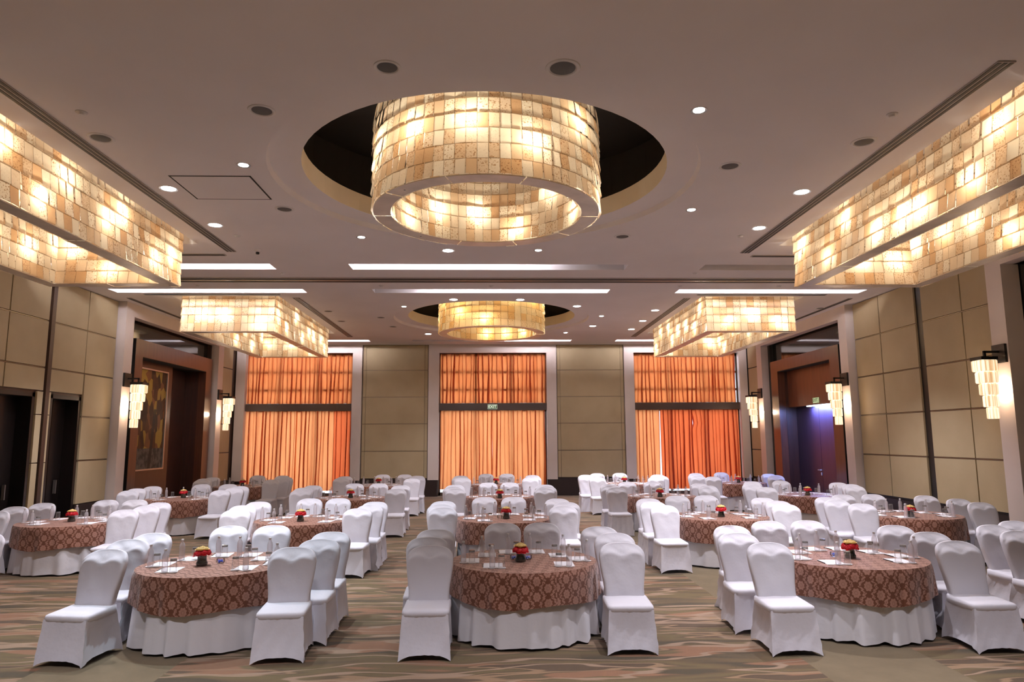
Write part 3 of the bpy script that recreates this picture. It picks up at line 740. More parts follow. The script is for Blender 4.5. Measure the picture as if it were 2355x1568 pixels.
def rect_chandelier(x0, x1, y0, y1, seed, label):
    zb = 4.84; rows = 5; th = 0.205; R = random.Random(seed); band = 0.24
    cx, cy_ = (x0+x1)/2, (y0+y1)/2; hx, hy = (x1-x0)/2, (y1-y0)/2
    t = thing('rectangular_chandelier', (cx, cy_, zb), label, 'chandelier', 'rectangular tile chandeliers')
    o = MB(); tw = 0.172
    tile_wall(o, (-hx, -hy), (1, 0), 2*hx, 0.02, rows, th, tw, (0, -1), R); tile_wall(o, (hx, -hy), (0, 1), 2*hy, 0.02, rows, th, tw, (1, 0), R)
    tile_wall(o, (hx, hy), (-1, 0), 2*hx, 0.02, rows, th, tw, (0, 1), R); tile_wall(o, (-hx, hy), (0, -1), 2*hy, 0.02, rows, th, tw, (-1, 0), R)
    o.obj('outer_shade', MT['tile'], t, False)
    o = MB(); ix, iy = hx-band, hy-band
    tile_wall(o, (-ix, -iy), (1, 0), 2*ix, 0.02, rows, th, tw, (0, 1), R); tile_wall(o, (ix, -iy), (0, 1), 2*iy, 0.02, rows, th, tw, (-1, 0), R)
    tile_wall(o, (ix, iy), (-1, 0), 2*ix, 0.02, rows, th, tw, (0, -1), R); tile_wall(o, (-ix, iy), (0, -1), 2*iy, 0.02, rows, th, tw, (1, 0), R)
    o.obj('inner_shade', MT['tile'], t, False)
    # bottom band in lengths with open seams
    def strip(a0, a1, b0, b1, nm):
        q = MB(); g = 0.006
        if a1-a0 > b1-b0:
            n = max(1, int((a1-a0)/1.1)); w = (a1-a0)/n
            for k in range(n): q.box(a0+k*w+g, a0+(k+1)*w-g, b0, b1, R.uniform(-0.006, 0.004), 0.012)
        else:
            n = max(1, int((b1-b0)/1.1)); w = (b1-b0)/n
            for k in range(n): q.box(a0, a1, b0+k*w+g, b0+(k+1)*w-g, R.uniform(-0.006, 0.004), 0.012)
        q.obj('bottom_band', MT['ringmetal'], t, False)
    m = 0.012
    strip(-hx, hx, -hy, -iy-m, 's'); strip(-hx, hx, iy+m, hy, 'n'); strip(-hx, -ix-m, -iy, iy, 'w'); strip(ix+m, hx, -iy, iy, 'e')
    for (a, b_) in ((-hx+0.12, -hy+0.12), (hx-0.12, -hy+0.12), (-hx+0.12, hy-0.12), (hx-0.12, hy-0.12), (-hx+0.12, 0), (hx-0.12, 0)):
        MB().box(a-0.01, a+0.01, b_-0.01, b_+0.01, 0.0, 1.41).obj('hanger_rod', MT['black'], t, False)
    pts = []; m = band/2
    n = 8
    for k in range(n):
        y = -hy+m+(k+0.5)*(2*hy-2*m)/n
        pts.append((hx-m+R.uniform(-.03, .06), y+R.uniform(-.2, .2), R.choice((0.25, 0.45, 0.68)))); pts.append((-hx+m+R.uniform(-.02, .02), y+R.uniform(-.2, .2), R.choice((0.25, 0.45, 0.68))))
    for k in range(3):
        x = -hx+m+(k+0.5)*(2*hx-2*m)/3
        pts.append((x+R.uniform(-.1, .1), hy-m, R.choice((0.25, 0.45, 0.65)))); pts.append((x+R.uniform(-.1, .1), -hy+m, R.choice((0.25, 0.45, 0.65))))
    bulbs(t, pts, P_BULB, (1.0, 0.91, 0.78))
    # up-light between chandelier and recess ceiling
rect_chandelier(*CH['fl'], 11, 'rectangular tiled chandelier in the front, over the painting-side tables')
rect_chandelier(*CH['fr'], 12, 'rectangular tiled chandelier in the front, over the door-side tables')
rect_chandelier(*CH['bl'], 13, 'rectangular tiled chandelier in the rear, beside the painting portal')
rect_chandelier(*CH['br'], 14, 'rectangular tiled chandelier in the rear, beside the door portal')
def ring_chandelier(c, zb, Ro, rows, th, seed, label, mat, power, col, tw=0.134, band=0.235):
    R = random.Random(seed)
    t = thing('ring_chandelier', (c[0], c[1], zb), label, 'chandelier')
    for nm, rad, sg in (('outer_shade', Ro, 1), ('inner_shade', Ro-band, -1)):
        def cur(s, rad=rad, sg=sg):
            a = s/rad; n = Vector((math.cos(a), math.sin(a), 0)); return n*rad, n*sg
        o = MB(); tile_wall(o, None, None, 2*PI*rad, 0.02, rows, th, tw, None, R, curve=cur); o.obj(nm, mat, t, False)
    q = MB(); n = 10
    for k in range(n):
        a0 = 2*PI*k/n+0.006; a1 = 2*PI*(k+1)/n-0.004; z = R.uniform(-0.006, 0.004)
        top = [[((Ro-rr)*math.cos(a0+(a1-a0)*j/8), (Ro-rr)*math.sin(a0+(a1-a0)*j/8), zz) for j in range(9)] for rr, zz in ((0, 0.012), (0, z), (band, z), (band, 0.012))]
        q.grid(top)
    q.obj('bottom_band', MT['ringmetal'], t, False)
    for k in range(4):
        a = PI/4+PI/2*k; q = MB(); q.box((Ro-.12)*math.cos(a)-.01, (Ro-.12)*math.cos(a)+.01, (Ro-.12)*math.sin(a)-.01, (Ro-.12)*math.sin(a)+.01, 0, CZ+1.3-zb)
        q.obj('hanger_rod', MT['black'], t, False)
    pts = [((Ro-band/2)*math.cos(2*PI*(k+.5)/13), (Ro-band/2)*math.sin(2*PI*(k+.5)/13), R.choice((0.2, 0.45, 0.7, 0.9))) for k in range(13)]
    bulbs(t, pts, power, col)
ring_chandelier((-0.06, 9.42), 5.21, 1.555, 7, 0.19, 21, 'large round tiled chandelier hanging in the front ceiling opening', MT['tile'], P_BULB, (1.0, 0.92, 0.79))
ring_chandelier((0.02, 20.6), 5.21, 1.56, 5, 0.19, 22, 'smaller-looking amber round chandelier hanging in the rear ceiling opening', MT['tilewarm'], P_BULB, (1.0, 0.80, 0.50), tw=0.2)

# ------------------------------------------------------------------ ceiling fittings
def wh(x, y):
    side = 'painting' if x < 0 else 'door'
    return side
dl_ring = MB().lathe([(0.10, 0.0), (0.125, -0.006), (0.125, 0.0)], 24).mesh('trim_ring', MT['white'])
dl_disc = MB().lathe([(0.001, -0.003), (0.098, -0.002)], 24).mesh('lamp_disc', MT['lampglow'])
sm_ring = MB().lathe([(0.062, 0.0), (0.09, -0.006), (0.09, 0.0)], 20).mesh('trim_ring', MT['steel'])
sm_disc = MB().lathe([(0.001, -0.008), (0.04, -0.007), (0.062, -0.002)], 20).mesh('lamp_disc', MT['lampglow'])
def near_what(x, y):
    if y < 13.6: base = 'front'
    elif y < 18.3: base = 'middle'
    else: base = 'rear'
    return base
DL = [  # x, y, big, label
 (-4.61, 9.74, 1, 'nearer of two on the painting side of the front chandelier ring'), (-4.62, 11.47, 1, 'farther of two on the painting side, beside the long vent'),
 (4.57, 9.74, 1, 'nearer of two beside the door-side long vent'), (4.62, 11.52, 1, 'farther of two beside the door-side long vent'),
 (-0.82, 13.04, 1, 'behind the front ring chandelier, wide flush lamp'), (-3.24, 8.85, 0, 'beside the ceiling hatch'),
 (2.29, 7.20, 0, 'nearest lamp, between speakers on the door side'), (3.17, 10.57, 0, 'beside the front ring opening, door side'),
 (-2.31, 12.16, 0, 'behind the front ring opening, painting side'), (0.91, 13.0, 0, 'behind the front ring chandelier, small bright lamp'),
 (-0.97, 17.82, 1, 'before the rear ring opening, painting side'), (0.76, 17.83, 1, 'before the rear ring opening, door side'),
 (-2.37, 18.8, 0, 'at the near painting-side edge of rear ring'), (2.35, 18.73, 1, 'at the near door-side edge of rear ring'),
 (3.27, 20.3, 0, 'beside the rear ring opening on the door side'), (3.28, 22.16, 1, 'far beside the rear ring opening, door side'),
 (4.68, 21.15, 1, 'middle of three beside the rear door-side vent'), (4.67, 22.83, 1, 'farthest of three beside the rear door-side vent'), (4.65, 19.36, 1, 'nearest of three beside the rear door-side vent'),
 (-2.16, 23.86, 1, 'behind the rear ring, painting side'), (2.55, 23.58, 0, 'behind the rear ring, door side')]
COOL = (0.93, 0.90, 1.0)
DL += [(-7.3, 15.15, 1, 'hidden behind front chandelier, painting side'), (7.3, 15.15, 1, 'hidden behind front chandelier, door side')]
DL += [(x, y, 1, 'unseen fill lamp added over the photographer, %s' % w) for x, y, w in ((-4.6, 3.6, 'outer painting side'), (-1.5, 3.6, 'inner painting side'), (1.6, 3.6, 'inner door side'), (4.7, 3.6, 'outer door side'), (-3.0, 0.6, 'rear painting side'), (3.1, 0.6, 'rear door side'))]  # fill lamps added unseen behind the camera to light the front chairs
for (x, y, big, w) in DL:
    t = thing('downlight', (x, y, CZ), 'round white ceiling downlight, ' + w, 'downlight', 'round ceiling downlights')
    put('trim_ring', dl_ring if big else sm_ring, t); put('lamp_disc', dl_disc if big else sm_disc, t)
    light('downlight_beam', 'SPOT', (0, 0, -0.03), (P_DOWN if big else P_SPOT)*(1.3 if y < 5 else 1.2 if y < 12 else 1.5 if abs(x) > 7 else 0.66), ((0.70, 0.87, 1.0) if (x < -2 and 8 < y < 13 and not big) else COOL), parent=t, spot_size=math.radians(95 if big else 62), spot_blend=0.7, shadow_soft_size=0.06)
sp_ring = MB().lathe([(0.105, 0.0), (0.12, -0.012), (0.145, -0.008), (0.15, 0.0)], 28).mesh('speaker_rim', MT['white'])
sp_gr = MB().lathe([(0.001, -0.012), (0.07, -0.010), (0.108, -0.004)], 28).mesh('speaker_grille', MT['speaker'])
SPK = [(-1.0, 6.36, .9, 'nearest pair, painting side of the middle'), (0.70, 6.34, 1.15, 'largest, nearest pair on the door side'), (-2.5, 7.29, 1, 'before the ceiling opening on painting side'),
 (-4.63, 8.03, 1, 'beside the long vent, painting side'), (3.17, 8.77, 1, 'beside the front ring opening, door side'), (4.55, 7.98, 1, 'beside the long vent, door side'),
 (-3.22, 10.62, 1, 'behind the ceiling hatch'), (2.35, 12.05, 1, 'behind the front ring opening, door side'), (-4.57, 19.48, 1, 'beside the rear painting-side vent, nearer one'),
 (-4.56, 21.18, 1, 'beside the rear painting-side vent, farther one'), (-3.26, 20.52, 1, 'beside rear ring opening, painting side'), (-3.14, 22.23, 1, 'far beside the rear ring, painting side'), (9.22, 19.0, .9, 'over the door-wall edge')]
for (x, y, s, w) in SPK:
    t = thing('ceiling_speaker', (x, y, CZ), 'round dark-mesh ceiling speaker, ' + w, 'speaker', 'ceiling speakers'); t.scale = (s, s, 1)
    put('speaker_rim', sp_ring, t); put('speaker_grille', sp_gr, t)
det = MB().lathe([(0.001, -0.035), (0.03, -0.034), (0.045, -0.012), (0.06, -0.008), (0.06, 0.0)], 20).mesh('smoke_detector', MT['white'])
for (x, y, w) in [(-4.48, 7.37, 'nearest, painting side'), (4.48, 7.25, 'nearest, door side'), (-4.47, 12.07, 'beside the camera dome, before the coves'), (4.46, 11.99, 'beside the far end of door-side vent'),
    (-4.5, 14.89, 'before the track, painting side'), (4.46, 14.82, 'before the track, door side'), (-6.81, 16.11, 'behind the track, nearest the painting wall'), (-2.57, 16.13, 'behind the track, between painting wall and middle'),
    (0.01, 16.17, 'behind the track, in the middle'), (4.5, 16.14, 'behind the track, between middle and door wall'), (6.87, 16.13, 'behind the track, nearest the door wall')]:
    put('smoke_detector', det, None, (x, y, CZ), 0, label='small white ceiling detector, ' + w, cat='detector', group='small ceiling detectors')
t = thing('security_camera', (-4.42, 13.02, CZ), 'small white security camera with dark lens under the ceiling', 'camera')
MB().lathe([(0.001, -0.05), (0.035, -0.045), (0.06, -0.02), (0.07, 0.0)], 20).obj('camera_base', MT['white'], t)
q = MB(); q.lathe([(0.001, -0.09), (0.03, -0.085), (0.035, -0.06), (0.028, -0.04)], 16); q.obj('camera_lens', MT['black'], t)

# ------------------------------------------------------------------ wall sconces
def sconce(x, y, s, label):
    t = thing('wall_sconce', (x, y, 2.45), label, 'wall lamp', 'tiered wall sconces')
    q = MB(); a, b_ = sorted((0, s*0.05)); q.box(a, b_, -0.17, 0.17, 1.05, 1.40); q.obj('wall_plate', MT['black'], t, False)
    q = MB(); a, b_ = sorted((s*0.04, s*0.34)); q.box(a, b_, -0.02, 0.02, 1.24, 1.28); a, b_ = sorted((s*0.30, s*0.34)); q.box(a, b_, -0.02, 0.02, 1.1, 1.28); q.obj('arm', MT['black'], t, False)
    cx = s*0.34
    q = MB(); q.box(cx-0.16, cx+0.16, -0.16, 0.16, 1.10, 1.16); q.obj('top_cap', MT['black'], t, False)
    for k in range(5):
        w = 0.150-0.019*k; z1 = 1.10-0.222*k; z0 = z1-0.212; q = MB(); rib = 4; cx = s*(0.19+w)
        ring = []
        for sx, sy, ex, ey in ((-1,-1,1,-1),(1,-1,1,1),(1,1,-1,1),(-1,1,-1,-1)):
            for j in range(rib*2):
                f = j/(rib*2); bulge = 1.0+(0.07 if j % 2 else 0)
                px, py = (sx+(ex-sx)*f)*w, (sy+(ey-sy)*f)*w
                if sx == ex: px *= bulge
                else: py *= bulge
                ring.append((px, py))
        n = q.grid([[(cx+px*sc_, py*sc_, zz) for px, py in ring] for sc_, zz in ((0.9, z1), (1, z1-0.02), (1, z0+0.02), (0.93, z0))], True)
        q.face([n+3*len(ring)+i for i in range(len(ring))][::-1]); q.face([n+i for i in range(len(ring))])
        q.obj('shade_tier', MT['sconce'], t, False)
    light('sconce_glow', 'POINT', (s*0.10, 0, 0.55), P_SCONCE, (1.0, 0.78, 0.62), parent=t, shadow_soft_size=0.05)
sconce(XL+0.25, 18.30, 1, 'tiered glowing wall sconce on the nearer pilaster of painting portal')
sconce(XL+0.25, 24.55, 1, 'tiered glowing wall sconce on the farther pilaster of painting portal')
sconce(XR-0.25, 18.73, -1, 'tiered glowing wall sconce on the nearer pilaster of door portal')
sconce(XR-0.25, 24.8, -1, 'tiered glowing wall sconce on the farther pilaster of door portal')
sconce(XR-0.25, 12.87, -1, 'tiered glowing wall sconce on pilaster nearest the camera, door wall')

# ------------------------------------------------------------------ covered banquet chairs
def sstep(a, b, x):
    t = max(0.0, min(1.0, (x-a)/(b-a))); return t*t*(3-2*t)
def wrink(x, z, seed, amp):
    return amp*(math.sin(x*31+z*17+seed)+0.6*math.sin(x*13-z*41+seed*2.1)+0.4*math.sin(z*63+x*22+seed))
def chair_parts(seed, loose):
    wa = 0.0022 if not loose else 0.0055
    # backrest: closed shell built from rows of closed rings
    zs = [0.44, 0.50, 0.56, 0.62, 0.68, 0.74, 0.79, 0.83]
    rows = [(z, 0.208+0.038*sstep(0.50, 0.84, z)) for z in zs]
    for a in (5, 10, 15, 20, 25, 30, 35, 40, 46, 52, 60, 68, 76, 83, 87):
        q_ = math.sin(math.radians(a)); rows.append((0.86+0.140*q_, 0.248*(1-q_**2.3)**(1/3.0)))
    P = []; K = 30
    for (z, hw) in rows:
        yb = 0.060+(z-0.44)*0.25; row = []
        t = 0.034-0.020*sstep(0.895, 1.0, z); S_ = 0.050*sstep(0.89, 1.02, z)
        half = [(-1+2*j/(K-1)) for j in range(K)]
        for u in half:      # front
            x = hw*math.sin(u*PI/2)
            edge = (1-abs(u)**5)**0.5 if abs(u) < 1 else 0
            ax = abs(x)
            zc = 0.901-0.024*math.cos(ax/0.12*PI) if ax < 0.12 else 0.925-0.075*((ax-0.12)/0.12)**2
            y = yb+S_-t*edge-0.022*edge*(1-sstep(zc-0.012, zc+0.026, z))
            y -= 0.012*edge*math.exp(-((z-0.60)/0.12)**2)*math.cos(u*PI/2)
            row.append((x, y+wrink(x, z, seed, wa), z))
        for u in half[::-1][1:-1]:   # back
            x = hw*math.sin(u*PI/2); edge = (1-abs(u)**5)**0.5
            row.append((x, yb+S_+t*edge+wrink(x, z, seed+3, wa), z))
        P.append(row)
    back = MB(); n = back.grid(P, True)
    m = n+(len(P)-1)*len(P[0]); back.face([m+k for k in range(len(P[0]))])
    bm = back.mesh('backrest', MT['cover'], True, 75)
    # seat cushion: rounded slab
    def rr(hx, y0, y1, z, rad, n=5):
        pts = []
        for (cx, cy_, a0) in ((hx-rad, y1-rad, 0), (-hx+rad, y1-rad, 90), (-hx+rad, y0+rad, 180), (hx-rad, y0+rad, 270)):
            for k in range(n): a = math.radians(a0+90*k/(n-1)); pts.append((cx+rad*math.cos(a), cy_+rad*math.sin(a), z))
        return pts
    s = MB(); prof = [(0.222, -0.335, 0.20, 0.395), (0.232, -0.348, 0.205, 0.412), (0.235, -0.352, 0.205, 0.435), (0.231, -0.347, 0.205, 0.455), (0.215, -0.330, 0.20, 0.466), (0.16, -0.26, 0.17, 0.473), (0.08, -0.16, 0.1, 0.477)]
    rows = [rr(a, b_, c-0.09, z, min(0.055, a*0.4)) for a, b_, c, z in prof]
    rows = [[(x, y, z+0.02*sstep(-0.08, 0.10, y)*(1 if z > 0.44 else 0)+0.4*wrink(x, y, seed, wa)) for x, y, z in r] for r in rows]
    n = s.grid(rows, True); m = n+(len(rows)-1)*len(rows[0]); s.face([m+k for k in range(len(rows[0]))])
    sm = s.mesh('seat', MT['cover'], True, 75)
    # skirt: four stretched sides with arched hems, reaching the floor at the feet
    k = MB(); S = 14; H = 9
    top = [(-0.226, -0.340), (0.226, -0.340), (0.222, 0.10), (-0.222, 0.10)]
    bot = [(-0.256, -0.392), (0.256, -0.392), (0.240, 0.215), (-0.240, 0.215)]
    rows = []
    for h in range(H):
        t = h/(H-1); ring = []
        for e in range(4):
            (ax, ay), (bx_, by_) = top[e], top[(e+1) % 4]; (cx, cy_), (dx, dy) = bot[e], bot[(e+1) % 4]
            for j in range(S):
                f = j/S
                tx, ty = ax+(bx_-ax)*f, ay+(by_-ay)*f; ux, uy = cx+(dx-cx)*f, cy_+(dy-cy_)*f
                x = tx+(ux-tx)*t; y = ty+(uy-ty)*t
                arch = (1-abs(2*f-1)**3.2)
                hem = (0.052 if not loose else 0.006)*arch*(0.6 if e == 2 else 1) + 0.004
                z0 = 0.425; z = z0+(hem-z0)*t
                pin = 0.030*arch*math.sin(PI*t)*(1.0 if e != 0 else 0.55) + 0.016*arch*t*t
                nx, ny = ((0, -1), (1, 0), (0, 1), (-1, 0))[e]
                wv = wrink(f*1.5+e, t, seed, wa)*(1+1.5*t) + (0.012*math.sin(f*26+seed+e)*t*arch if loose else 0)
                ring.append((x-nx*(pin-wv), y-ny*(pin-wv), z))
        rows.append(ring)
    # rear side of the skirt rises to meet the backrest
    k.grid(rows, True, flip=True)
    # rear drape from the backrest down
    rd = []
    for h in range(5):
        t = h/4; z = 0.62+(0.42-0.62)*t; row = []
        for j in range(9):
            u = -1+2*j/8; hw = 0.208+0.014*t
            row.append((hw*u, 0.060+(z-0.44)*0.25+0.033*math.sqrt(max(0, 1-abs(u)**4))+0.002, z))
        rd.append(row)
    k.grid(rd)
    km = k.mesh('skirt', MT['cover'], True, 60)
    return bm, sm, km
CV = [chair_parts(1, False), chair_parts(2, False), chair_parts(5, True), chair_parts(8, True)]
EXTRA = {}
CHAIRS = {
'FL': [(-4.15,7.96),(-4.28,8.7),(-4.15,9.23),(-3.56,9.89),(-3.0,9.78),(-2.32,9.18),(-2.12,8.57),(-2.21,8.0)],
'FC': [(-0.67,7.99),(-0.66,8.66),(-0.47,9.3),(0.16,9.88),(0.69,9.86),(1.3,9.44),(1.52,8.88),(1.46,8.08)],
'FR': [(3.09,7.97),(3.03,8.77),(3.31,9.44),(3.90,9.86),(4.45,9.87),(5.03,9.27),(5.24,8.7),(5.19,7.97)],
'2FL': [(-8.33,12.33),(-8.43,13.1),(-8.24,13.72),(-7.62,14.15),(-7.08,14.14),(-6.41,13.69),(-6.2,13.07),(-6.23,12.38)],
'2L': [(-4.30,12.22),(-4.36,12.99),(-4.28,13.68),(-3.60,14.12),(-3.05,14.08),(-2.29,13.5),(-2.17,12.85),(-2.26,12.25)],
'2C': [(-0.83,12.28),(-0.89,12.88),(-0.72,13.5),(-0.1,14.1),(0.45,14.08),(1.06,13.76),(1.27,13.1),(1.23,12.4)],
'2R': [(3.00,12.36),(2.98,13.1),(3.15,13.72),(3.80,14.1),(4.35,14.12),(4.93,13.62),(5.06,13.03),(5.09,12.43)],
'2FR': [(6.50,12.38),(6.42,13.11),(6.56,13.72),(7.2,14.1),(7.78,14.1),(8.40,13.8),(8.56,13.17),(8.6,12.48)],
'3FL': [(-8.50,17.0),(-8.48,17.69),(-8.35,18.4),(-7.68,18.85),(-7.07,18.80),(-6.37,18.25),(-6.26,17.56),(-6.33,16.9)],
'3L': [(-4.44,16.8),(-4.45,17.5),(-4.23,18.24),(-3.62,18.72),(-3.04,18.70),(-2.33,18.13),(-2.24,16.87)],
'3C': [(-0.84,16.8),(-0.93,17.45),(-0.62,18.11),(-0.06,18.56),(0.48,18.55),(1.04,18.0),(1.28,17.35),(1.25,16.75)],
'3R': [(2.95,16.74),(2.93,17.4),(3.14,18.0),(3.72,18.5),(4.30,18.5),(4.86,17.95),(5.06,17.25),(5.1,16.6)],
'3FR': [(6.45,16.56),(6.39,17.2),(6.59,17.85),(7.22,18.35),(7.78,18.4),(8.55,18.0),(8.64,17.36),(8.68,16.78)],
'4FL': [(-8.54,21.3),(-8.54,21.95),(-8.4,22.6),(-7.65,23.08),(-7.05,23.05),(-6.43,22.4),(-6.34,21.75),(-6.45,21.1)],
'4L': [(-4.40,21.8),(-4.20,22.6),(-3.58,23.12),(-3.03,23.15),(-2.5,22.68),(-2.27,21.95),(-2.35,21.2)],
'4C': [(-0.85,21.3),(-0.96,21.95),(-0.66,22.55),(-0.11,23.03),(0.46,23.0),(1.1,22.6),(1.28,21.9),(1.17,21.24)],
'4R': [(3.16,21.1),(2.94,21.9),(3.14,22.55),(3.74,23.0),(4.28,23.0),(4.88,22.4),(5.09,21.7),(4.9,21.05)],
'4FR': [(6.60,21.0),(6.3,21.45),(6.5,22.45),(7.12,22.85),(7.67,22.85),(8.28,22.4),(8.5,21.75),(8.52,21.1)],
}
CEN = {'FL': (-3.07,8.20),'FC': (0.37,8.24),'FR': (4.12,8.22),'2FL': (-7.18,12.50),'2L': (-3.22,12.46),'2C': (0.23,12.47),'2R': (4.02,12.48),'2FR': (7.40,12.45),
 '3FL': (-7.30,17.12),'3L': (-3.33,16.96),'3C': (0.21,16.95),'3R': (4.02,16.85),'3FR': (7.52,16.88),
 '4FL': (-7.38,21.40),'4L': (-3.38,21.45),'4C': (0.17,21.42),'4R': (4.02,21.40),'4FR': (7.47,21.35)}
COLN = {'FL': 'table near the painting wall', 'L': 'inner painting-side table', 'C': 'centre table', 'R': 'inner door-side table', 'FR': 'table near the door wall'}
ROWN = {'1': 'front row', '2': 'second row', '3': 'third row', '4': 'back row'}
def tname(k):
    if k in ('FL', 'FC', 'FR'): return ROWN['1'] + ' ' + {'FL': 'painting-side table', 'FC': 'centre table', 'FR': 'door-side table'}[k]
    return ROWN[k[0]] + ' ' + {'FL': 'outermost painting-side table', 'L': 'inner painting-side table', 'C': 'centre table', 'R': 'inner door-side table', 'FR': 'outermost door-side table'}[k[1:]]
SEAT8 = ['foremost on its painting side', 'middle on its painting side', 'rearmost on its painting side', 'behind it, toward painting wall', 'behind it, toward door wall', 'rearmost on its door side', 'middle on its door side', 'foremost on its door side']
SKIP7 = {'3L': 6, '4L': 0}
CG = 'white covered banquet chairs around the round tables'
RC = random.Random(4)
LOOSE = {('FL', 3): 2, ('FL', 1): 3, ('FC', 3): 2, ('FC', 5): 3, ('FR', 2): 2, ('2L', 3): 3, ('2L', 6): 2, ('2L', 5): 3, ('2C', 3): 3, ('2C', 4): 2, ('2R', 1): 3, ('2R', 2): 2, ('3R', 1): 2, ('3R', 0): 3,
         ('3R', 7): 2, ('3L', 6): 3, ('4L', 5): 3, ('2FL', 3): 2, ('4R', 1): 3, ('2FR', 4): 0, ('4C', 3): 2, ('4C', 4): 3, ('3FR', 6): 2, ('3FR', 7): 3}
YAWS = {('FL', 0): -9, ('FL', 7): 4, ('FC', 0): 0, ('FC', 7): -1, ('FR', 0): 1, ('FR', 7): 0, ('2L', 7): -4, ('3FL', 7): -6, ('4FL', 7): -5, ('2R', 0): 3}
def chair(x, y, var, yaw, label):
    a = math.radians(yaw)
    # x, y is the top of the backrest; the thing's origin is under the seat
    ox, oy = x+0.215*math.sin(a), y-0.215*math.cos(a)
    t = thing('banquet_chair', (ox, oy, 0), label, 'chair', CG, a)
    b_, s_, k_ = CV[var]
    put('backrest', b_, t); put('seat', s_, t); put('skirt', k_, t)
for key, pts in CHAIRS.items():
    names = [SEAT8[i] for i in range(8) if SKIP7.get(key, 99) != i]
    idx = [i for i in range(8) if SKIP7.get(key, 99) != i]
    for (x, y), nm, i in zip(pts, names, idx):
        x, y = x*0.9703, y*0.9703
        cx, cy_ = CEN[key]     # keep each chair clear of its table's edge
        nx = max(x-0.245, min(cx, x+0.245)); ny = max(y-0.61, min(cy_, y))
        d = math.hypot(nx-cx, ny-cy_)
        if d < 0.86: x += (nx-cx)/max(d, .01)*(0.86-d); y += (ny-cy_)/max(d, .01)*(0.86-d)
        v = LOOSE.get((key, i), RC.choice((0, 1)))
        yaw = YAWS.get((key, i), RC.uniform(-2.5, 2.5))
        chair(x, y, v, yaw, ('wrinkled ' if v > 1 else 'smooth ') + 'white chair, ' + nm + ', ' + tname(key))
chair(6.33, 8.47, 1, 3, 'smooth white chair cut by photo edge on door side, front row, nearer one')
chair(6.44, 9.05, 0, 4, 'smooth white chair behind front-row door-side table, by the second-row tablecloth')
chair(7.02, 9.44, 1, 2, 'smooth white chair at photo edge on door side, rearmost of three')
chair(-6.23, 9.08, 2, -3, 'wrinkled white chair cut by photo edge on painting side, front row')

# ------------------------------------------------------------------ round tables
TZ = 0.765; TR = 0.838
def cloth(seed, z0, z1, r0, flare, nf, amp, uvs=False, rows=12, thick=0.0):
    R = random.Random(seed); K = 240; mb = MB()
    ph = [R.uniform(0, 6.28) for _ in range(4)]; fr_ = [nf, int(nf*0.62), int(nf*1.55), 5]
    def fold(a, t):
        b_ = fr_[0]*a+ph[0]+1.5*math.sin(2*a+ph[3])+1.1*math.sin(5*a+ph[2])
        w = math.sin(b_+0.75*math.sin(b_)) + 0.35*math.sin(fr_[1]*a+ph[1])
        return w*(0.65+0.35*math.sin(3*a+ph[1]))/1.2
    P = []; UV = []
    rr = [(0.0, 0.35), (0.0, 0.7), (0.0, 1.0)]
    # top disc
    for f in (0.02, 0.35, 0.7, 0.985):
        P.append([(r0*f*math.cos(2*PI*k/K), r0*f*math.sin(2*PI*k/K), z0) for k in range(K)])
        UV.append([(r0*f*math.cos(2*PI*k/K), r0*f*math.sin(2*PI*k/K)) for k in range(K+1)])
    P2 = []; UV2 = []
    for i in range(rows+1):
        t = i/rows; row = []; uvr = []
        for k in range(K+1):
            a = 2*PI*(k % K)/K; fo = fold(a, t)
            rad = r0*0.985+0.015*min(1, t*8)*r0+flare*t+amp*fo*(t**0.9)
            hem = (0.020*math.sin(4*a+ph[0])+0.012*fo)*t
            row.append((rad*math.cos(a), rad*math.sin(a), z0-0.004*min(1, t*8)-(z0-z1)*t+(hem if z1 > 0.2 else abs(hem)*0.4+0.022*(0.5-0.5*fo)*t)))
            uvr.append((r0*2*PI*k/K, -(z0-z1)*t))
        P2.append(row[:K]); UV2.append(uvr)
    mb.grid(P, True, UV=UV if uvs else None, flip=False)
    c = len(mb.v); mb.v.append((0, 0, z0))
    for k in range(K): mb.face((c, k, (k+1) % K), [(0, 0), (0.01, 0), (0, 0.01)] if uvs else None)
    mb.grid(P2, True, UV=UV2 if uvs else None, flip=True)
    return mb
over = [cloth(s, TZ, 0.42, TR, 0.012, 17, 0.028, True).mesh('damask_cloth', MT['damask'], True, 50) for s in (1, 2, 3)]
under = [cloth(s+10, TZ-0.012, 0.015, TR-0.052, 0.040, 19, 0.046, False, 14).mesh('white_skirt', MT['undercloth'], True, 50) for s in (1, 2, 3)]
topm = MB().lathe([(0.001, 0.715), (0.80, 0.715), (0.805, 0.73), (0.80, 0.745), (0.001, 0.745)], 48).mesh('tabletop', MT['trimwood'])
bottle_p = [(0.027, 0.0), (0.031, 0.006), (0.031, 0.045), (0.029, 0.05), (0.031, 0.055), (0.029, 0.07), (0.031, 0.08), (0.029, 0.095), (0.031, 0.105), (0.031, 0.15), (0.027, 0.175), (0.013, 0.200), (0.0125, 0.214)]
bot_m = MB().lathe(bottle_p, 16, cap0=True).mesh('bottle_body', MT['bottle'])
cap_m = MB().lathe([(0.0145, 0.212), (0.0145, 0.232), (0.001, 0.233)], 14).mesh('bottle_cap', MT['white'])
gl_m = MB().lathe([(0.036, 0.0), (0.034, 0.12), (0.0335, 0.134), (0.001, 0.136)], 18).mesh('glass_body', MT['glass'])
glb_m = MB().lathe([(0.0325, 0.112), (0.0335, 0.126), (0.030, 0.133), (0.001, 0.133)], 18).mesh('glass_base', MT['glassbase'])
co_m = MB().lathe([(0.001, 0.0), (0.048, 0.0), (0.048, 0.003), (0.001, 0.003)], 22).mesh('coaster', MT['coaster'])
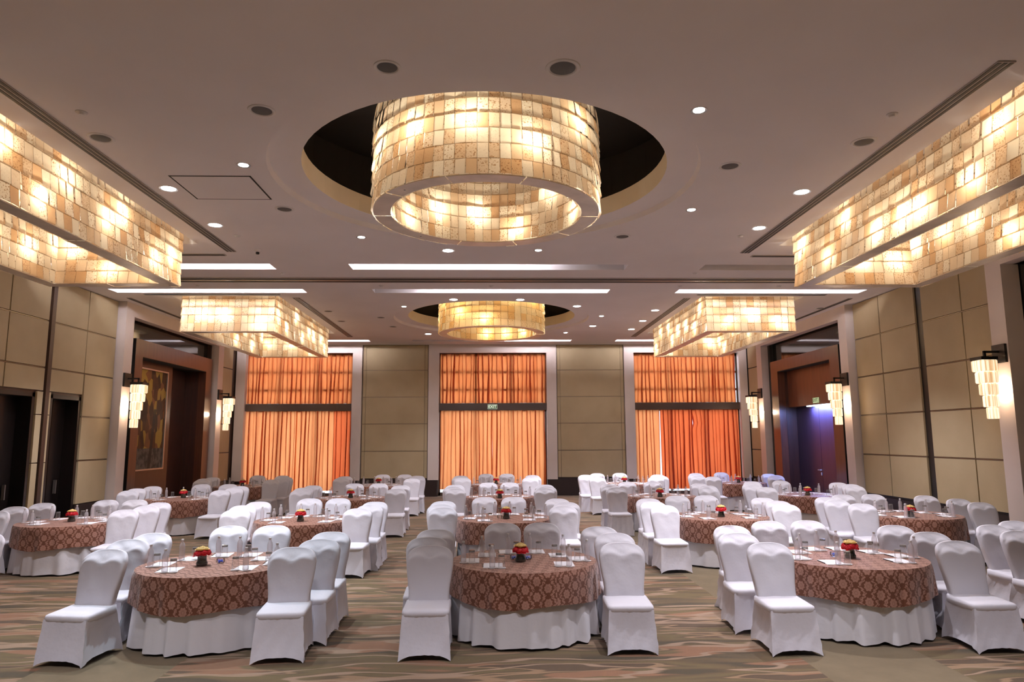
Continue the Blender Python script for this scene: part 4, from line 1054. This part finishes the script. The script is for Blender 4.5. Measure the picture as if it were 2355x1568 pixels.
pad_m = MB().box(-0.105, 0.105, -0.148, 0.148, 0, 0.004).mesh('notepad', MT['paper'], False)
pen_m = MB().box(-0.004, 0.004, -0.09, 0.09, 0, 0.008).mesh('pencil', MT['pencil'], False)
vase_m = MB().lathe([(0.001, 0.0), (0.055, 0.0), (0.060, 0.012), (0.061, 0.034), (0.050, 0.050), (0.047, 0.10), (0.050, 0.112)], 22).mesh('vase_glass_shell', MT['vaseglass'])
vin_m = MB().lathe([(0.001, 0.003), (0.050, 0.003), (0.054, 0.014), (0.054, 0.032), (0.045, 0.048), (0.042, 0.105), (0.001, 0.112)], 20).mesh('wrapped_leaf', MT['leafdark'])
def bloom(mat, seed):
    R = random.Random(seed); mb = MB()
    for ring, (n, r, h, tilt) in enumerate(((3, 0.008, 0.022, 0.2), (5, 0.016, 0.020, 0.5), (7, 0.024, 0.014, 0.95))):
        for k in range(n):
            a = 2*PI*k/n+ring*0.5; rows = []
            for i in range(4):
                v = i/3; row = []
                for j in range(5):
                    u = -1+2*j/4; aa = a+u*(1.15*PI/n)
                    rr_ = r*(0.35+0.65*math.sin(v*PI/2))*(1+tilt*0.35*v*v)
                    z = -0.012+h*1.4*v*(1-0.15*u*u) - (0.008*tilt*v*v)
                    row.append((rr_*math.cos(aa), rr_*math.sin(aa), z))
                rows.append(row)
            mb.grid(rows)
    mb.lathe([(0.001, -0.018), (0.016, -0.012), (0.024, 0.0), (0.020, 0.010), (0.001, 0.016)], 10)
    return mb.mesh('bloom', mat, True, 60)
red_m = [bloom(MT['red'], s) for s in (1, 2)]; yel_m = bloom(MT['yellow'], 3)
bowl_m = MB().lathe([(0.001, 0.0), (0.034, 0.0), (0.045, 0.018), (0.046, 0.045), (0.043, 0.05)], 20).mesh('bowl_glass', MT['vaseglass'])
def sweets():
    R = random.Random(3); mb = MB()
    for k in range(7):
        a = R.uniform(0, 6.28); r = R.uniform(0, 0.022); c = (r*math.cos(a), r*math.sin(a), R.uniform(0.012, 0.035))
        mb.lathe([(0.001, -0.009), (0.010, -0.005), (0.013, 0.002), (0.006, 0.010), (0.001, 0.011)], 7, c)
    return mb.mesh('wrapped_sweets', MT['blue'], False)
sweet_m = sweets()
PAD = [(-0.35,-0.36),(-0.61,-0.03),(-0.42,0.34),(-0.17,0.56),(0.17,0.55),(0.42,0.28),(0.62,0.02),(0.43,-0.31)]
BOT = [(-0.36,-0.50),(-0.68,-0.17),(-0.48,0.22),(-0.17,0.42),(0.09,0.43),(0.48,0.27),(0.47,-0.46),(0.71,-0.13)]
GLS = [(-0.26,-0.51),(-0.585,-0.18),(-0.37,0.24),(-0.07,0.43),(0.20,0.44),(0.37,0.17),(0.36,-0.44),(0.60,-0.12)]
PLACE = ['foremost painting-side place', 'middle painting-side place', 'rear painting-side place', 'back place toward painting wall', 'back place toward door wall', 'rear door-side place', 'middle door-side place', 'foremost door-side place']
PB = [0, 1, 2, 3, 4, 5, 7, 6]
VASE = {'FL': (-3.2,8.09),'FC': (0.33,8.12),'FR': (4.1,8.12),'2FL': (-7.18,12.48),'2L': (-3.22,12.2),'2C': (0.26,12.36),'2R': (4.0,12.34),'2FR': (7.18,12.05),
 '3FL': (-7.34,17.24),'3L': (-3.31,16.9),'3C': (0.2,16.5),'3R': (3.93,16.5),'3FR': (7.47,16.62),'4FL': (-7.36,21.3),'4L': (-3.40,21.6),'4C': (0.15,21.5),'4R': (4.0,21.26),'4FR': (7.47,21.27)}
RT = random.Random(9)
for key, (cx, cy_) in CEN.items():
    tn = tname(key); rz = RT.uniform(0, 6.28); i = RT.randrange(3)
    t = thing('round_table', (cx, cy_, 0), 'round table with floor-length white cloth, the ' + tn, 'table', 'round banquet tables')
    put('tabletop', topm, t); put('white_skirt', under[i], t, rz=rz)
    put('damask_tablecloth', over[i], None, (cx, cy_, 0), rz+0.4, label='brown damask overlay cloth draped on the ' + tn, cat='tablecloth', group='brown damask overlays')
    r = 0.0 if key == 'FC' else 1.0
    for j in range(8):
        def jit(a): return a+RT.uniform(-0.018, 0.018)*r
        px, py = jit(PAD[j][0]), jit(PAD[j][1]); rot = RT.uniform(-0.10, 0.10)*(r*0.8+0.2)
        if key in ('FL',): rot += 0.04
        put('notepad', pad_m, None, (cx+px, cy_+py, TZ), rot, label='white notepad at ' + PLACE[j] + ', ' + tn, cat='notepad', group='white notepads on the tables')
        w = PLACE[PB[j]]
        gx, gy = jit(GLS[j][0]), jit(GLS[j][1]); bx_, by_ = jit(BOT[j][0]), jit(BOT[j][1])
        z = TZ+0.004
        if key in ('FL', 'FC', 'FR', '2FL', '2L', '2C', '2R', '2FR'):
            for (x, y, q_) in ((bx_, by_, 'bottle'), (gx, gy, 'tumbler')):
                put('coaster', co_m, None, (cx+x, cy_+y, z), 0, label='paper coaster under %s, %s, %s' % (q_, w, tn), cat='coaster', group='paper coasters under bottles and glasses')
            z += 0.003
        b_ = thing('water_bottle', (cx+bx_, cy_+by_, z), 'clear water bottle at ' + w + ', ' + tn, 'bottle', 'water bottles on the tables')
        put('bottle_body', bot_m, b_); put('bottle_cap', cap_m, b_)
        g_ = thing('glass_tumbler', (cx+gx, cy_+gy, z), 'upturned glass tumbler at ' + w + ', ' + tn, 'glass', 'upturned tumblers on the tables')
        put('glass_body', gl_m, g_); put('glass_base', glb_m, g_)
        if key[0] in 'F2' and (key in ('FR', '2R', '2FR') or j % 3 == 0):
            put('pencil', pen_m, None, (cx+px-0.112, cy_+py+0.02, TZ+0.001), rot+0.05, label='thin black pencil beside notepad, ' + PLACE[j] + ', ' + tn, cat='pencil', group='black pencils beside the notepads')
    vx, vy = VASE[key]
    v = thing('flower_centrepiece', (vx, vy, TZ), 'red and cream rose centrepiece in dark vase on ' + tn, 'flower vase', 'rose centrepieces'); v.rotation_euler = (0, 0, RT.uniform(-0.5, 0.5))
    put('vase_shell', vase_m, v); put('wrapped_leaf', vin_m, v)
    for k in range(9):
        a = 2*PI*k/9; o = put('red_rose', red_m[k % 2], v, (0.062*math.cos(a), 0.062*math.sin(a), 0.140+RT.uniform(-0.012, 0.010)), a); o.rotation_euler = (0.7*math.sin(-a), 0.7*math.cos(a), 0); o.scale = (1.5,)*3
    for k in range(6):
        a = 2*PI*k/5; rr_ = 0.036 if k < 5 else 0.0
        o = put('cream_rose', yel_m, v, (rr_*math.cos(a), rr_*math.sin(a), 0.176+(0.012 if k == 5 else 0)), a); o.scale = (1.35,)*3
    for (dx, dy) in ({'FL': [(0.16, 0.12)], 'FC': [(0.09, 0.12), (-0.07, 0.13)], 'FR': [(-0.13, 0.12)], '2C': [(-0.11, 0.05)], '3C': [(-0.11, 0.0)]}.get(key, [(0.12, 0.1)] if key[0] == '3' else [])):
        s = thing('sweet_bowl', (vx+dx, vy+dy, TZ), ('glass bowl of blue sweets ' if key[0] == 'F' else 'small clear glass bowl ') + ('painting side of' if dx < 0 else 'door side of') + ' vase, ' + tn, 'bowl', 'small glass bowls by the vases')
        put('bowl_glass', bowl_m, s)
        if key[0] == 'F': put('wrapped_sweets', sweet_m, s)
